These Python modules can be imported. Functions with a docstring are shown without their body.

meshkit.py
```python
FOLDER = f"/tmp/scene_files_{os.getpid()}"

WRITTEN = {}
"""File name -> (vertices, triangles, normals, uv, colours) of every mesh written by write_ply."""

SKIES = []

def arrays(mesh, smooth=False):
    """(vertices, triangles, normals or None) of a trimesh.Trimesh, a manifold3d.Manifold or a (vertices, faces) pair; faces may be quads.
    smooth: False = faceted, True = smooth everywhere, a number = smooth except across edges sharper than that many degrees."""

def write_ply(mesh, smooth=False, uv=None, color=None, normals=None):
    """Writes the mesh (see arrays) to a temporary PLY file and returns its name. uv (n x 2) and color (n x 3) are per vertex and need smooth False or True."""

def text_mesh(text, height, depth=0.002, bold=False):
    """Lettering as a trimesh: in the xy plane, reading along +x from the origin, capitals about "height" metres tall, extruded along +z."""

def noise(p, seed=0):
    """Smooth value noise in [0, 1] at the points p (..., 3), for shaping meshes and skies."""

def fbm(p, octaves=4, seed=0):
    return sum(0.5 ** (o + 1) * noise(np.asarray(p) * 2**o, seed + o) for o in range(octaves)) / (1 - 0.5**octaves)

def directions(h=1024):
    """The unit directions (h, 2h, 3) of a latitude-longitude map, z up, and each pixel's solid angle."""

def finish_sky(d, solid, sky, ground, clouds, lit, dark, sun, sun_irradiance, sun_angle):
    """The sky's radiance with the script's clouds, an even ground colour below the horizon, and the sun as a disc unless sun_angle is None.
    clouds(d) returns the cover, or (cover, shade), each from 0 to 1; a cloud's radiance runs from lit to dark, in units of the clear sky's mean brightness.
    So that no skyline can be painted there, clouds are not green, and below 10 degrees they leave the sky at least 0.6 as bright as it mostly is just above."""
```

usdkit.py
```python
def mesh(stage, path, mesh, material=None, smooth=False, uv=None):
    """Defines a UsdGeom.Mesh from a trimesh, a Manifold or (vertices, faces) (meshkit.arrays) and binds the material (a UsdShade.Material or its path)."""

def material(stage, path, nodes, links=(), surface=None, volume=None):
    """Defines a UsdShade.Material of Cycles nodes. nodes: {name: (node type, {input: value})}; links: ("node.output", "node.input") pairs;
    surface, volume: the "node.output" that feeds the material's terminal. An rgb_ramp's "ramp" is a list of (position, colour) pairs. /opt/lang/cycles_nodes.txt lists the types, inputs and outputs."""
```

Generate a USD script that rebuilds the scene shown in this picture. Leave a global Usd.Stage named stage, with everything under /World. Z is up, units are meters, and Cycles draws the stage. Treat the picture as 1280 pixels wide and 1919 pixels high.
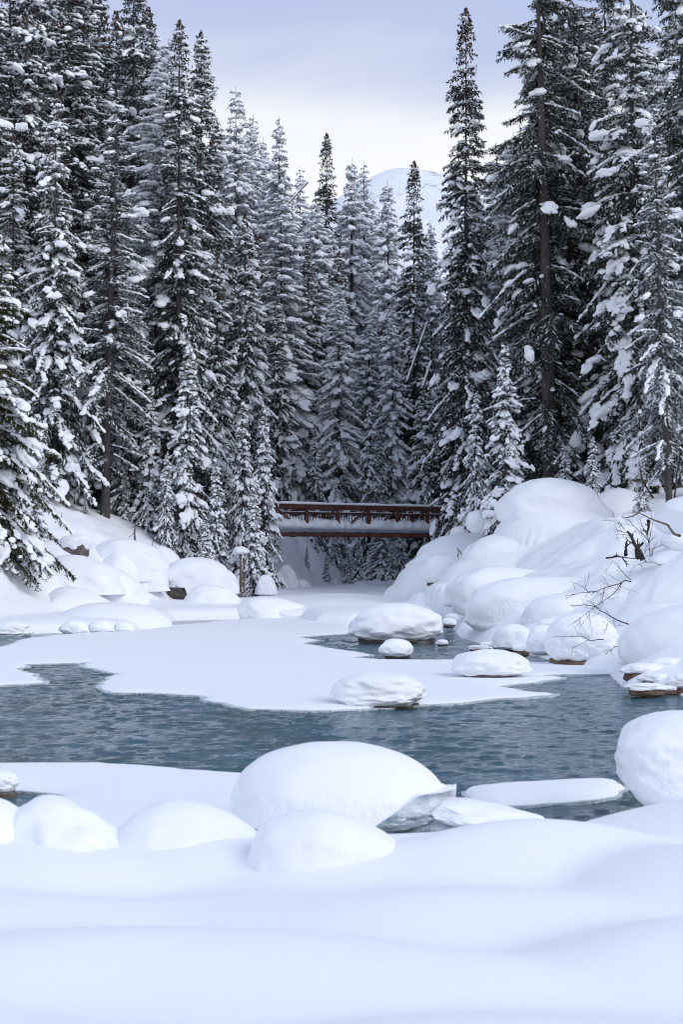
import math
import numpy as np, trimesh, shapely
from shapely.geometry import Polygon
from scipy.spatial import Delaunay
import usdkit, meshkit
from pxr import Usd, UsdGeom, UsdLux, UsdShade, Gf, Sdf, Vt

stage = Usd.Stage.CreateInMemory()
UsdGeom.SetStageUpAxis(stage, 'Z')
W = UsdGeom.Xform.Define(stage, '/World')
stage.SetDefaultPrim(W.GetPrim())

# ------------------------------------------------------------------ camera
F, CX, CY, HZ, EYE = 2636.0, 640.0, 959.5, 1045.0, 2.6
PITCH = math.atan((HZ - CY) / F)
cam = UsdGeom.Camera.Define(stage, '/World/camera')
cam.AddTranslateOp().Set((0, 0, EYE))
cam.AddRotateXYZOp().Set((90 + math.degrees(PITCH), 0, 0))
cam.CreateHorizontalApertureAttr(24.0)
cam.CreateFocalLengthAttr(24.0 * F / 1280)
cam.CreateFStopAttr(2.8)
cam.CreateFocusDistanceAttr(55.0)
cam.CreateExposureAttr(0.95)

# ------------------------------------------------------------------ sky and sun (overcast, light from upper right)
SUN_EL, SUN_AZ = math.radians(36), math.radians(126)
sky_m = usdkit.material(stage, '/World/Looks/overcast_sky', {
    'tc': ('texture_coordinate', {}),
    'sky': ('sky_texture', {'sky_type': 'single_scattering', 'sun_disc': False, 'sun_elevation': SUN_EL, 'sun_rotation': SUN_AZ}),
    'sep': ('separate_xyz', {}),
    'map': ('mapping', {'scale': (1.6, 1.6, 7.0), 'location': (0.0, 0.3, 0.0)}),
    'n': ('noise_texture', {'scale': 1.5, 'detail': 5.0, 'roughness': 0.5, 'distortion': 0.4}),
    'nm': ('map_range', {'from_min': 0.3, 'from_max': 0.7, 'to_min': -0.045, 'to_max': 0.045}),
    'add': ('math', {'math_type': 'add'}),
    'ramp': ('rgb_ramp', {'ramp': [(0.0, (4.6, 4.65, 4.85)), (0.22, (5.3, 5.3, 5.3)), (0.272, (5.0, 5.05, 5.2)), (0.300, (3.6, 3.85, 4.7)), (0.33, (2.85, 3.2, 4.45)), (0.42, (2.3, 2.82, 4.3)), (0.55, (2.45, 2.95, 4.2)), (1.0, (2.85, 3.32, 4.45))]}),
    'mix': ('mix', {'fac': 0.93}),
    'bg': ('background_shader', {'strength': 0.1}),
}, [('tc.generated', 'sep.vector'), ('tc.generated', 'map.vector'), ('map.vector', 'n.vector'), ('n.fac', 'nm.value'),
    ('sep.z', 'add.value1'), ('nm.result', 'add.value2'), ('add.value', 'ramp.fac'),
    ('sky.color', 'mix.color1'), ('ramp.color', 'mix.color2'), ('mix.color', 'bg.color')], surface='bg.background')
dome = UsdLux.DomeLight.Define(stage, '/World/sky')
UsdShade.MaterialBindingAPI.Apply(dome.GetPrim()).Bind(sky_m)
dome.GetPrim().SetCustomDataByKey('kind', 'structure')
sun = UsdLux.DistantLight.Define(stage, '/World/sun')
sun.CreateIntensityAttr(0.19)
sun.CreateAngleAttr(35.0)
sun.CreateNormalizeAttr(True)
sun.CreateColorAttr((1.0, 0.97, 0.93))
sun.AddRotateXYZOp().Set((0, 0, 0))
sd = np.array([math.sin(SUN_AZ) * math.cos(SUN_EL), math.cos(SUN_AZ) * math.cos(SUN_EL), math.sin(SUN_EL)])
# rotate +z onto sd: tilt about x by -(90-el), then turn about z by -az
sun.GetPrim().GetAttribute('xformOp:rotateXYZ').Set((-(90 - math.degrees(SUN_EL)), 0, -math.degrees(SUN_AZ)))

# ------------------------------------------------------------------ helpers
cp, sp_ = math.cos(PITCH), math.sin(PITCH)
def ray(px, py):
    u, v = (px - CX) / F, (CY - py) / F
    fy = cp - v * sp_
    return u / fy, (sp_ + v * cp) / fy            # dx/dy, dz/dy
def at(px, py, D):
    a, b = ray(px, py)
    return np.array([a * D, D, EYE + b * D])
def onz(px, py, z=0.0):
    a, b = ray(px, py)
    D = (z - EYE) / b
    return np.array([a * D, D, z])
def zat(py, D): return EYE + ray(CX, py)[1] * D

used = {}
def numbered(path):
    if path not in used:
        used[path] = 0
        return path
    used[path] += 1
    return f'{path}_{used[path]:03d}'
def tag(prim, label=None, cat=None, group=None, kind=None):
    for k, v in (('label', label), ('category', cat), ('group', group), ('kind', kind)):
        if v: prim.SetCustomDataByKey(k, v)
    return prim
def obj(name, mesh, mat, parent='/World', smooth=True):
    p = numbered(f'{parent}/{name}')
    return usdkit.mesh(stage, p, mesh, LOOK[mat], smooth=smooth).GetPrim()
def thing(name, label, cat, loc=(0, 0, 0), group=None):
    p = numbered('/World/' + name)
    x = UsdGeom.Xform.Define(stage, p)
    x.AddTranslateOp().Set(Gf.Vec3d(*map(float, loc)))
    tag(x.GetPrim(), label, cat, group)
    return p
def cat(parts):
    vs, fs, n = [], [], 0
    for v, f in parts:
        vs.append(v); fs.append(f + n); n += len(v)
    return np.vstack(vs), np.vstack(fs)
def box(c, s, rz=0.0):
    m = trimesh.creation.box(s)
    v = np.array(m.vertices)
    if rz:
        v = v @ np.array([[math.cos(rz), math.sin(rz), 0], [-math.sin(rz), math.cos(rz), 0], [0, 0, 1]])
    return v + np.asarray(c), np.array(m.faces)
def tube(p, r, sides=6):
    p = np.asarray(p, float); r = np.broadcast_to(r, (len(p),))
    t = np.gradient(p, axis=0); t /= np.linalg.norm(t, axis=1, keepdims=True) + 1e-12
    a = np.cross(t, np.where(np.abs(t[:, 2:]) < 0.9, [0, 0, 1.0], [1.0, 0, 0]))
    a /= np.linalg.norm(a, axis=1, keepdims=True) + 1e-12
    b, g = np.cross(t, a), np.arange(sides) * 2 * np.pi / sides
    v = p[:, None] + r[:, None, None] * (np.cos(g)[None, :, None] * a[:, None] + np.sin(g)[None, :, None] * b[:, None])
    i, j = np.meshgrid(np.arange(len(p) - 1), np.arange(sides), indexing='ij')
    q = np.stack([i * sides + j, i * sides + (j + 1) % sides, (i + 1) * sides + (j + 1) % sides, (i + 1) * sides + j], -1).reshape(-1, 4)
    return v.reshape(-1, 3), np.vstack([q[:, [0, 1, 2]], q[:, [0, 2, 3]]])
def unit(v): return v / (np.linalg.norm(v, axis=-1, keepdims=True) + 1e-12)
def smst(x, a, b):
    t = np.clip((x - a) / (b - a), 0, 1)
    return t * t * (3 - 2 * t)

# ------------------------------------------------------------------ materials
LOOK = {}
def mat(name, nodes, links, surface='p.BSDF'):
    LOOK[name] = usdkit.material(stage, '/World/Looks/' + name, nodes, links, surface=surface)
mat('snow', {
    'g': ('geometry', {}),
    'n': ('noise_texture', {'scale': 9.0, 'detail': 6.0, 'roughness': 0.62}),
    'n2': ('noise_texture', {'scale': 55.0, 'detail': 3.0, 'roughness': 0.6}),
    'nz': ('separate_xyz', {}),
    'st': ('map_range', {'from_min': 0.55, 'from_max': 0.0, 'to_min': 0.06, 'to_max': 0.5, 'clamp': True}),
    'b1': ('bump', {'strength': 0.3, 'distance': 0.10}),
    'b2': ('bump', {'strength': 0.08, 'distance': 0.02}),
    'p': ('principled_bsdf', {'base_color': (0.87, 0.89, 0.93), 'roughness': 0.65, 'specular_ior_level': 0.15}),
}, [('g.position', 'n.vector'), ('g.position', 'n2.vector'), ('g.normal', 'nz.vector'), ('nz.z', 'st.value'), ('st.result', 'b1.strength'),
    ('n.fac', 'b1.height'), ('n2.fac', 'b2.height'), ('b1.normal', 'b2.normal'), ('b2.normal', 'p.normal')])
mat('tree_snow', {'p': ('principled_bsdf', {'base_color': (0.88, 0.90, 0.94), 'roughness': 0.7, 'specular_ior_level': 0.1})}, [])
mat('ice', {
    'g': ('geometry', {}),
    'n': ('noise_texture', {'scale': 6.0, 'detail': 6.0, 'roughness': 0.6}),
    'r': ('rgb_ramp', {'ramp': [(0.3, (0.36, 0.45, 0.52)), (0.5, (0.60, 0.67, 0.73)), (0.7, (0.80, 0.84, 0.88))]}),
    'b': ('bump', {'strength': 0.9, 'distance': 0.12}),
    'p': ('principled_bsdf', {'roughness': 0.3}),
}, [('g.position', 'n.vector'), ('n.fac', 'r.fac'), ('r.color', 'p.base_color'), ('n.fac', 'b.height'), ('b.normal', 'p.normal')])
mat('water', {
    'g': ('geometry', {}),
    'm1': ('mapping', {'scale': (1.5, 2.9, 1.0), 'rotation': (0, 0, 0.12)}),
    'n1': ('noise_texture', {'scale': 3.4, 'detail': 7.0, 'roughness': 0.62, 'distortion': 0.5}),
    'n2': ('noise_texture', {'scale': 0.5, 'detail': 2.0}),
    'r': ('rgb_ramp', {'ramp': [(0.3, (0.012, 0.046, 0.050)), (0.5, (0.026, 0.072, 0.098)), (0.7, (0.040, 0.096, 0.138))]}),
    'b': ('bump', {'strength': 0.6, 'distance': 0.06}),
    'p': ('principled_bsdf', {'roughness': 0.05, 'ior': 1.33, 'specular_ior_level': 0.5}),
}, [('g.position', 'm1.vector'), ('m1.vector', 'n1.vector'), ('g.position', 'n2.vector'), ('n2.fac', 'r.fac'), ('r.color', 'p.base_color'),
    ('n1.fac', 'b.height'), ('b.normal', 'p.normal')])
mat('rock', {
    'g': ('geometry', {}),
    'n': ('noise_texture', {'scale': 3.5, 'detail': 6.0, 'roughness': 0.65}),
    'r': ('rgb_ramp', {'ramp': [(0.3, (0.035, 0.035, 0.036)), (0.55, (0.11, 0.095, 0.085)), (0.75, (0.22, 0.19, 0.17))]}),
    'b': ('bump', {'strength': 0.7, 'distance': 0.1}),
    'p': ('principled_bsdf', {'roughness': 0.85}),
}, [('g.position', 'n.vector'), ('n.fac', 'r.fac'), ('r.color', 'p.base_color'), ('n.fac', 'b.height'), ('b.normal', 'p.normal')])
mat('brown_rock', {
    'g': ('geometry', {}),
    'n': ('noise_texture', {'scale': 4.5, 'detail': 6.0, 'roughness': 0.65}),
    'r': ('rgb_ramp', {'ramp': [(0.3, (0.07, 0.048, 0.036)), (0.55, (0.17, 0.115, 0.085)), (0.75, (0.27, 0.20, 0.155))]}),
    'b': ('bump', {'strength': 0.6, 'distance': 0.08}),
    'p': ('principled_bsdf', {'roughness': 0.8}),
}, [('g.position', 'n.vector'), ('n.fac', 'r.fac'), ('r.color', 'p.base_color'), ('n.fac', 'b.height'), ('b.normal', 'p.normal')])
def bark(name, dark, mid, frost):
    mat(name, {
        'g': ('geometry', {}),
        'm': ('mapping', {'scale': (6.0, 6.0, 1.6)}),
        'n': ('noise_texture', {'scale': 2.0, 'detail': 6.0, 'roughness': 0.7}),
        'n2': ('noise_texture', {'scale': 2.6, 'detail': 5.0, 'roughness': 0.65}),
        'r': ('rgb_ramp', {'ramp': [(0.3, dark), (0.7, mid)]}),
        'k': ('rgb_ramp', {'ramp': [(frost, (0, 0, 0)), (frost + 0.06, (1, 1, 1))]}),
        'mix': ('mix', {'color2': (0.75, 0.78, 0.83)}),
        'b': ('bump', {'strength': 0.8, 'distance': 0.04}),
        'p': ('principled_bsdf', {'roughness': 0.9}),
    }, [('g.position', 'm.vector'), ('m.vector', 'n.vector'), ('g.position', 'n2.vector'), ('n.fac', 'r.fac'), ('n2.fac', 'k.fac'), ('r.color', 'mix.color1'),
        ('k.color', 'mix.fac'), ('mix.color', 'p.base_color'), ('n.fac', 'b.height'), ('b.normal', 'p.normal')])
bark('bark', (0.028, 0.025, 0.025), (0.095, 0.085, 0.084), 0.63)
bark('dead_wood', (0.07, 0.06, 0.055), (0.22, 0.19, 0.17), 0.72)
bark('twig_bark', (0.02, 0.014, 0.013), (0.06, 0.045, 0.04), 0.9)
def needles(name, a, b, c, rime=0.7):
    mat(name, {
        'g': ('geometry', {}),
        'oi': ('object_info', {}),
        'n': ('noise_texture', {'scale': 1.1, 'detail': 3.0, 'roughness': 0.6}),
        'ad': ('math', {'math_type': 'multiply_add', 'value2': 0.25, 'value3': -0.12}),
        'sum': ('math', {'math_type': 'add'}),
        'r': ('rgb_ramp', {'ramp': [(0.3, a), (0.5, b), (0.72, c)]}),
        'n3': ('noise_texture', {'scale': 7.5, 'detail': 3.0, 'roughness': 0.65}),
        'k': ('rgb_ramp', {'ramp': [(rime, (0, 0, 0)), (rime + 0.10, (1, 1, 1))]}),
        'fm': ('mix', {'color2': (0.72, 0.77, 0.86)}),
        'p': ('principled_bsdf', {'roughness': 0.65, 'specular_ior_level': 0.25}),
        't': ('translucent_bsdf', {}),
        'mx': ('mix_closure', {'fac': 0.2}),
    }, [('g.position', 'n.vector'), ('oi.random', 'ad.value1'), ('n.fac', 'sum.value1'), ('ad.value', 'sum.value2'), ('sum.value', 'r.fac'),
        ('g.position', 'n3.vector'), ('n3.fac', 'k.fac'), ('r.color', 'fm.color1'), ('k.color', 'fm.fac'), ('fm.color', 'p.base_color'), ('fm.color', 't.color'), ('p.BSDF', 'mx.closure1'), ('t.BSDF', 'mx.closure2')], surface='mx.closure')
needles('needles_dark', (0.012, 0.017, 0.014), (0.022, 0.031, 0.024), (0.038, 0.046, 0.028), 0.56)
needles('needles_frost', (0.014, 0.020, 0.022), (0.026, 0.036, 0.036), (0.040, 0.050, 0.044), 0.475)
needles('needles_blue', (0.014, 0.021, 0.020), (0.026, 0.037, 0.033), (0.040, 0.050, 0.038), 0.53)
needles('needles_olive', (0.020, 0.026, 0.010), (0.050, 0.055, 0.016), (0.100, 0.100, 0.028), 0.68)
mat('cones', {
    'g': ('geometry', {}), 'n': ('noise_texture', {'scale': 8.0, 'detail': 3.0}),
    'r': ('rgb_ramp', {'ramp': [(0.3, (0.03, 0.015, 0.010)), (0.7, (0.11, 0.05, 0.032))]}),
    'p': ('principled_bsdf', {'roughness': 0.8})}, [('g.position', 'n.vector'), ('n.fac', 'r.fac'), ('r.color', 'p.base_color')])
mat('rust_steel', {
    'g': ('geometry', {}), 'n': ('noise_texture', {'scale': 3.0, 'detail': 6.0, 'roughness': 0.7}),
    'r': ('rgb_ramp', {'ramp': [(0.3, (0.050, 0.017, 0.014)), (0.55, (0.115, 0.036, 0.028)), (0.75, (0.19, 0.072, 0.055))]}),
    'b': ('bump', {'strength': 0.3, 'distance': 0.01}),
    'p': ('principled_bsdf', {'roughness': 0.7})}, [('g.position', 'n.vector'), ('n.fac', 'r.fac'), ('r.color', 'p.base_color'), ('n.fac', 'b.height'), ('b.normal', 'p.normal')])
mat('dark_steel', {
    'g': ('geometry', {}), 'n': ('noise_texture', {'scale': 4.0, 'detail': 4.0}),
    'r': ('rgb_ramp', {'ramp': [(0.3, (0.03, 0.016, 0.014)), (0.7, (0.07, 0.035, 0.028))]}),
    'p': ('principled_bsdf', {'roughness': 0.6})}, [('g.position', 'n.vector'), ('n.fac', 'r.fac'), ('r.color', 'p.base_color')])
mat('grey_steel', {
    'g': ('geometry', {}), 'n': ('noise_texture', {'scale': 2.0, 'detail': 5.0}),
    'r': ('rgb_ramp', {'ramp': [(0.3, (0.16, 0.19, 0.24)), (0.7, (0.34, 0.38, 0.44))]}),
    'p': ('principled_bsdf', {'roughness': 0.5})}, [('g.position', 'n.vector'), ('n.fac', 'r.fac'), ('r.color', 'p.base_color')])
mat('mountain_snow', {
    'g': ('geometry', {}), 'm': ('mapping', {'scale': (0.02, 0.02, 0.012)}),
    'n': ('noise_texture', {'scale': 1.0, 'detail': 9.0, 'roughness': 0.68}),
    'k': ('rgb_ramp', {'ramp': [(0.575, (0.84, 0.87, 0.92)), (0.66, (0.20, 0.21, 0.25))]}),
    'b': ('bump', {'strength': 0.5, 'distance': 20.0}),
    'p': ('principled_bsdf', {'roughness': 0.8, 'specular_ior_level': 0.1})},
    [('g.position', 'm.vector'), ('m.vector', 'n.vector'), ('n.fac', 'k.fac'), ('k.color', 'p.base_color'), ('n.fac', 'b.height'), ('b.normal', 'p.normal')])

# ------------------------------------------------------------------ terrain
def poly_px(pts, z=0.0):
    return Polygon([tuple(onz(x, y, z)[:2]) for x, y in pts]).buffer(0)
NEAR_SHORE = [(-3000, 1600), (-300, 1580), (0, 1580), (400, 1580), (480, 1590), (700, 1590), (840, 1580), (1020, 1570), (1150, 1540), (1280, 1530), (1500, 1500), (3500, 1470)]
FAR_SHORE = [(3500, 1285), (1500, 1298), (1280, 1302), (1170, 1290), (1140, 1262), (1060, 1246), (1000, 1228), (925, 1214), (862, 1194), (850, 1176), (842, 1164), (760, 1168), (655, 1170), (590, 1168), (560, 1160), (450, 1160), (330, 1163), (300, 1172), (250, 1183), (165, 1185), (110, 1186), (0, 1189), (-300, 1194), (-3000, 1210)]
RIVER = poly_px(NEAR_SHORE + FAR_SHORE)
shapely.prepare(RIVER)
RLINE = RIVER.exterior
YR = [10, 20, 27, 31, 46, 60, 75, 90, 110, 160, 400]
XR = [7.5, 7.4, 7.0, 6.4, 4.8, 4.2, 3.0, 4.6, 7.5, 11, 30]
FG = [(0.0, 9.9, 0.10, 1.2, 0.8),  # gentle swells of the near snowfield: px, py, D, height, sx, sy
    (2.5, 9.6, 0.34, 1.3, 1.0), (3.6, 8.0, 0.2, 1.2, 0.9), (-2.6, 6.0, 0.10, 1.5, 0.7), (0.9, 6.6, 0.13, 1.8, 0.7), (-0.6, 8.6, 0.10, 1.9, 0.5), (2.2, 8.4, 0.16, 1.0, 0.8), (-2.6, 10.2, 0.12, 1.6, 0.7), (-0.3, 5.2, 0.06, 1.0, 0.35), (1.5, 10.4, 0.10, 1.1, 0.5)]
BANK = [(860, 1200, 1080, 1196, 44.0), (846, 1060, 1062, 1166, 51.0), (820, 1120, 1058, 1150, 56.0), (752, 930, 1100, 1150, 60.0), (733, 860, 1072, 1116, 68.0), (758, 1040, 1000, 1084, 68.0), (850, 1230, 988, 1076, 60.0),
        (936, 1160, 896, 1008, 60.5), (972, 1240, 1110, 1192, 41.5), (1000, 1360, 1040, 1150, 49.0), (1128, 1480, 1020, 1240, 34.0), (1139, 1620, 1118, 1266, 30.2), (1020, 1180, 1150, 1246, 33.6)]
HUMPS = []
for (x0, x1, y0, y1, D) in BANK:
    zb = zat(y1, D); HUMPS.append((at((x0 + x1) / 2, y1, D)[0], D + 0.3, (x1 - x0) * D / F / 2 * 1.12, (x1 - x0) * D / F / 2 * 0.85, zb - 0.25, 0.25 + 0.62 * (zat(y0, D) - zb)))
def smax(a, b, k): return np.maximum(a, b) + np.maximum(k - np.abs(a - b), 0) ** 2 / (4 * k)
SWELLS = [(-2.2, 5.7, 0.15, 1.7, 0.8), (0.9, 5.4, 0.13, 1.9, 0.7), (-0.7, 7.0, 0.15, 1.7, 0.8), (2.2, 7.0, 0.22, 1.3, 1.0), (-2.8, 8.1, 0.15, 1.6, 0.85), (0.7, 8.4, 0.13, 1.5, 0.8), (2.7, 9.0, 0.32, 1.4, 1.1), (1.5, 9.9, 0.22, 1.5, 0.9), (3.4, 11.0, 0.38, 1.9, 1.3),
          (-2.05, 9.9, 0.20, 0.95, 0.8), (-1.2, 10.2, 0.17, 0.9, 0.7), (-2.8, 10.2, 0.18, 0.8, 0.7), (0.0, 9.9, 0.13, 0.9, 0.6)]
def H(x, y):
    x, y = np.asarray(x, float), np.asarray(y, float)
    pt = shapely.points(x, y)
    inside = shapely.contains(RIVER, pt)
    d = shapely.distance(RLINE, pt)
    n1 = meshkit.fbm(np.stack([x / 5.0, y / 5.0, 0 * x + 3.3], -1), 3, 5) - 0.5
    n2 = meshkit.fbm(np.stack([x / 1.7, y / 2.4, 0 * x + 7.7], -1), 3, 9) - 0.5
    z = np.where(y < 17, 0.20, 0.34) * (1 - np.exp(-d / 0.28)) + 0.05 * np.minimum(d, 3)
    fg = np.clip(13.2 - y, 0, 40)
    z = z + 0.048 * np.minimum(fg, 14) * (y < 14)
    zf = 0 * x
    for k_, (a, b, h, sx, sy) in enumerate(SWELLS):
        c_, s__ = math.cos((-0.34, 0.22, -0.18)[k_ % 3]), math.sin((-0.34, 0.22, -0.18)[k_ % 3])
        u_, w_ = (x - a) * c_ + (y - b) * s__, (y - b) * c_ - (x - a) * s__
        zf = smax(zf, h * (1.15 - (u_ / sx) ** 2 - (w_ / sy) ** 2), 0.09)
    dune = meshkit.fbm(np.stack([x * 0.35 + y * 0.16, y * 0.62 - x * 0.15, 0 * x + 1.5], -1), 2, 21) - 0.5
    rdg = 1 - np.abs(2 * meshkit.noise(np.stack([x * 0.24 + y * 0.10, y * 0.55 - x * 0.16, 0 * x + 4.2], -1), 41) - 1)
    z = z + (y < 17) * smst(d, 0, 1.2) * (zf - 0.08 + 0.36 * dune + 0.0 * rdg)
    far = (y > 24)
    # left hill
    e = ((x + 11.5) * -24 + (y - 56) * 7) / 25.0
    e = np.maximum(e + 0.8, 0) * smst(y, 46, 55)
    s = 0.50 + 0.6 * smst(y, 58, 70) + 0.6 * smst(y, 77, 87)
    hl = 4.2 * (1 - np.exp(-e * s / 4.2)) + 0.12 * np.minimum(e, 30)
    er = np.maximum(x - np.interp(y, YR, XR), 0)
    sr = 0.22 + 0.34 * smst(y, 44, 60)
    hr = 3.6 * (1 - np.exp(-er * sr / 3.6)) + 0.12 * np.minimum(er, 30) + 0.35 * smst(er, 0.3, 2.0)
    back = 0.15 * np.clip(y - 104, 0, 70)
    hum = smst(e + er, 0.3, 3)
    z = z + far * (np.minimum(0.010 * np.maximum(y - 46, 0), 0.45) + np.maximum(hl, hr * smst(y, 20, 27)) + back)
    z = z + far * (n1 * (0.6 + 1.3 * hum) + n2 * (0.25 + 0.9 * hum + 1.6 * smst(y, 80, 86) * smst(y, 112, 100))) * smst(d, 0.2, 2.5)
    shore = smst(d, 0.0, 1.5)
    for (a, b, rx, ry, z0, hh) in HUMPS:
        r2 = ((x - a) / rx) ** 2 + ((y - b) / ry) ** 2
        z = np.where(r2 < 1.3, z + shore * (smax(z, z0 + hh * np.sqrt(np.maximum(1.0 - r2, 0)) - 1.2 * np.maximum(r2 - 1, 0), 0.35) - z), z)
    return np.where(inside, -np.minimum(0.9, d * 1.3) + 0 * z, z)
def grid_mesh(xs_fn, ys, ss, zf):
    yy, s2 = np.meshgrid(ys, ss, indexing='ij')
    xx = xs_fn(yy) * s2
    zz = zf(xx.ravel(), yy.ravel())
    v = np.stack([xx.ravel(), yy.ravel(), zz], -1)
    n, m = len(ys), len(ss)
    i, j = np.meshgrid(np.arange(n - 1), np.arange(m - 1), indexing='ij')
    q = np.stack([i * m + j, i * m + j + 1, (i + 1) * m + j + 1, (i + 1) * m + j], -1).reshape(-1, 4)
    return v, np.vstack([q[:, [0, 1, 2]], q[:, [0, 2, 3]]])
ys = [-5.0]
while ys[-1] < 330:
    y = ys[-1]
    ys.append(y + (0.055 if y < 14 else 0.10 if y < 30 else 0.15 if y < 62 else 0.3 if y < 112 else (y - 112) * 0.05 + 0.6))
ss = np.concatenate([np.linspace(-1.5, -0.32, 40)[:-1], np.linspace(-0.32, 0.32, 250), np.linspace(0.32, 1.5, 40)[1:]])
g = obj('snow_ground', grid_mesh(lambda y: y + 6.0, np.array(ys), ss, H), 'snow')
tag(g, 'deep rounded snow covering both river banks and the forest floor', None, None, 'structure')
far_y = np.geomspace(329, 4200, 30)
v, f = grid_mesh(lambda y: y * 1.0, far_y, np.linspace(-3, 3, 60), lambda x, y: 16 + 0 * x + 0.004 * (y - 329))
tag(obj('valley_floor', (v, f), 'snow'), None, None, None, 'structure')

# mountain beyond the forest
def mountain():
    c = at(748, 320, 1700.0)
    xs = np.linspace(-900, 1100, 150); yy = np.linspace(800, 2600, 140)
    X, Y = np.meshgrid(xs, yy)
    dx = (X - c[0]); dy = (Y - 1700)
    r = np.sqrt((dx * np.where(dx > 0, 0.72, 1.3)) ** 2 + (dy * 1.0) ** 2 + 45 ** 2) - 45
    n = meshkit.fbm(np.stack([X / 150, Y / 150, 0 * X], -1), 6, 3) - 0.5
    Z = c[2] - 0.60 * r + n * np.minimum(90, 4 + r * 0.35)
    Z = np.maximum(Z, -60)
    v = np.stack([X.ravel(), Y.ravel(), Z.ravel()], -1)
    m = len(xs)
    i, j = np.meshgrid(np.arange(len(yy) - 1), np.arange(m - 1), indexing='ij')
    q = np.stack([i * m + j, i * m + j + 1, (i + 1) * m + j + 1, (i + 1) * m + j], -1).reshape(-1, 4)
    return v, np.vstack([q[:, [0, 1, 2]], q[:, [0, 2, 3]]])
tag(obj('mountain', mountain(), 'mountain_snow'), 'snow covered mountain dome seen above the treetops', None, None, 'structure')

# ------------------------------------------------------------------ water with small waves
def wave(x, y):
    p = np.stack([x * 2.6 + 0.6 * y, y * 3.6, 0 * x], -1)
    q = np.stack([x * 4.6 - 0.5 * y, y * 7.0, 0 * x + 4], -1)
    a = smst(y, 60, 30) * 0.75 + 0.25
    return a * (0.040 * (meshkit.fbm(p, 4, 31) - 0.5) + 0.018 * (meshkit.noise(q, 33) - 0.5))
wy = np.concatenate([np.arange(10.5, 34, 0.07), np.arange(34, 66, 0.25)])
ws = np.concatenate([np.linspace(-1.3, -0.27, 60)[:-1], np.linspace(-0.27, 0.27, 230), np.linspace(0.27, 1.3, 60)[1:]])
tag(obj('river_water', grid_mesh(lambda y: y, wy, ws, wave), 'water'), 'dark slate blue open river water with small ripples', None, None, 'structure')

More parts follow.
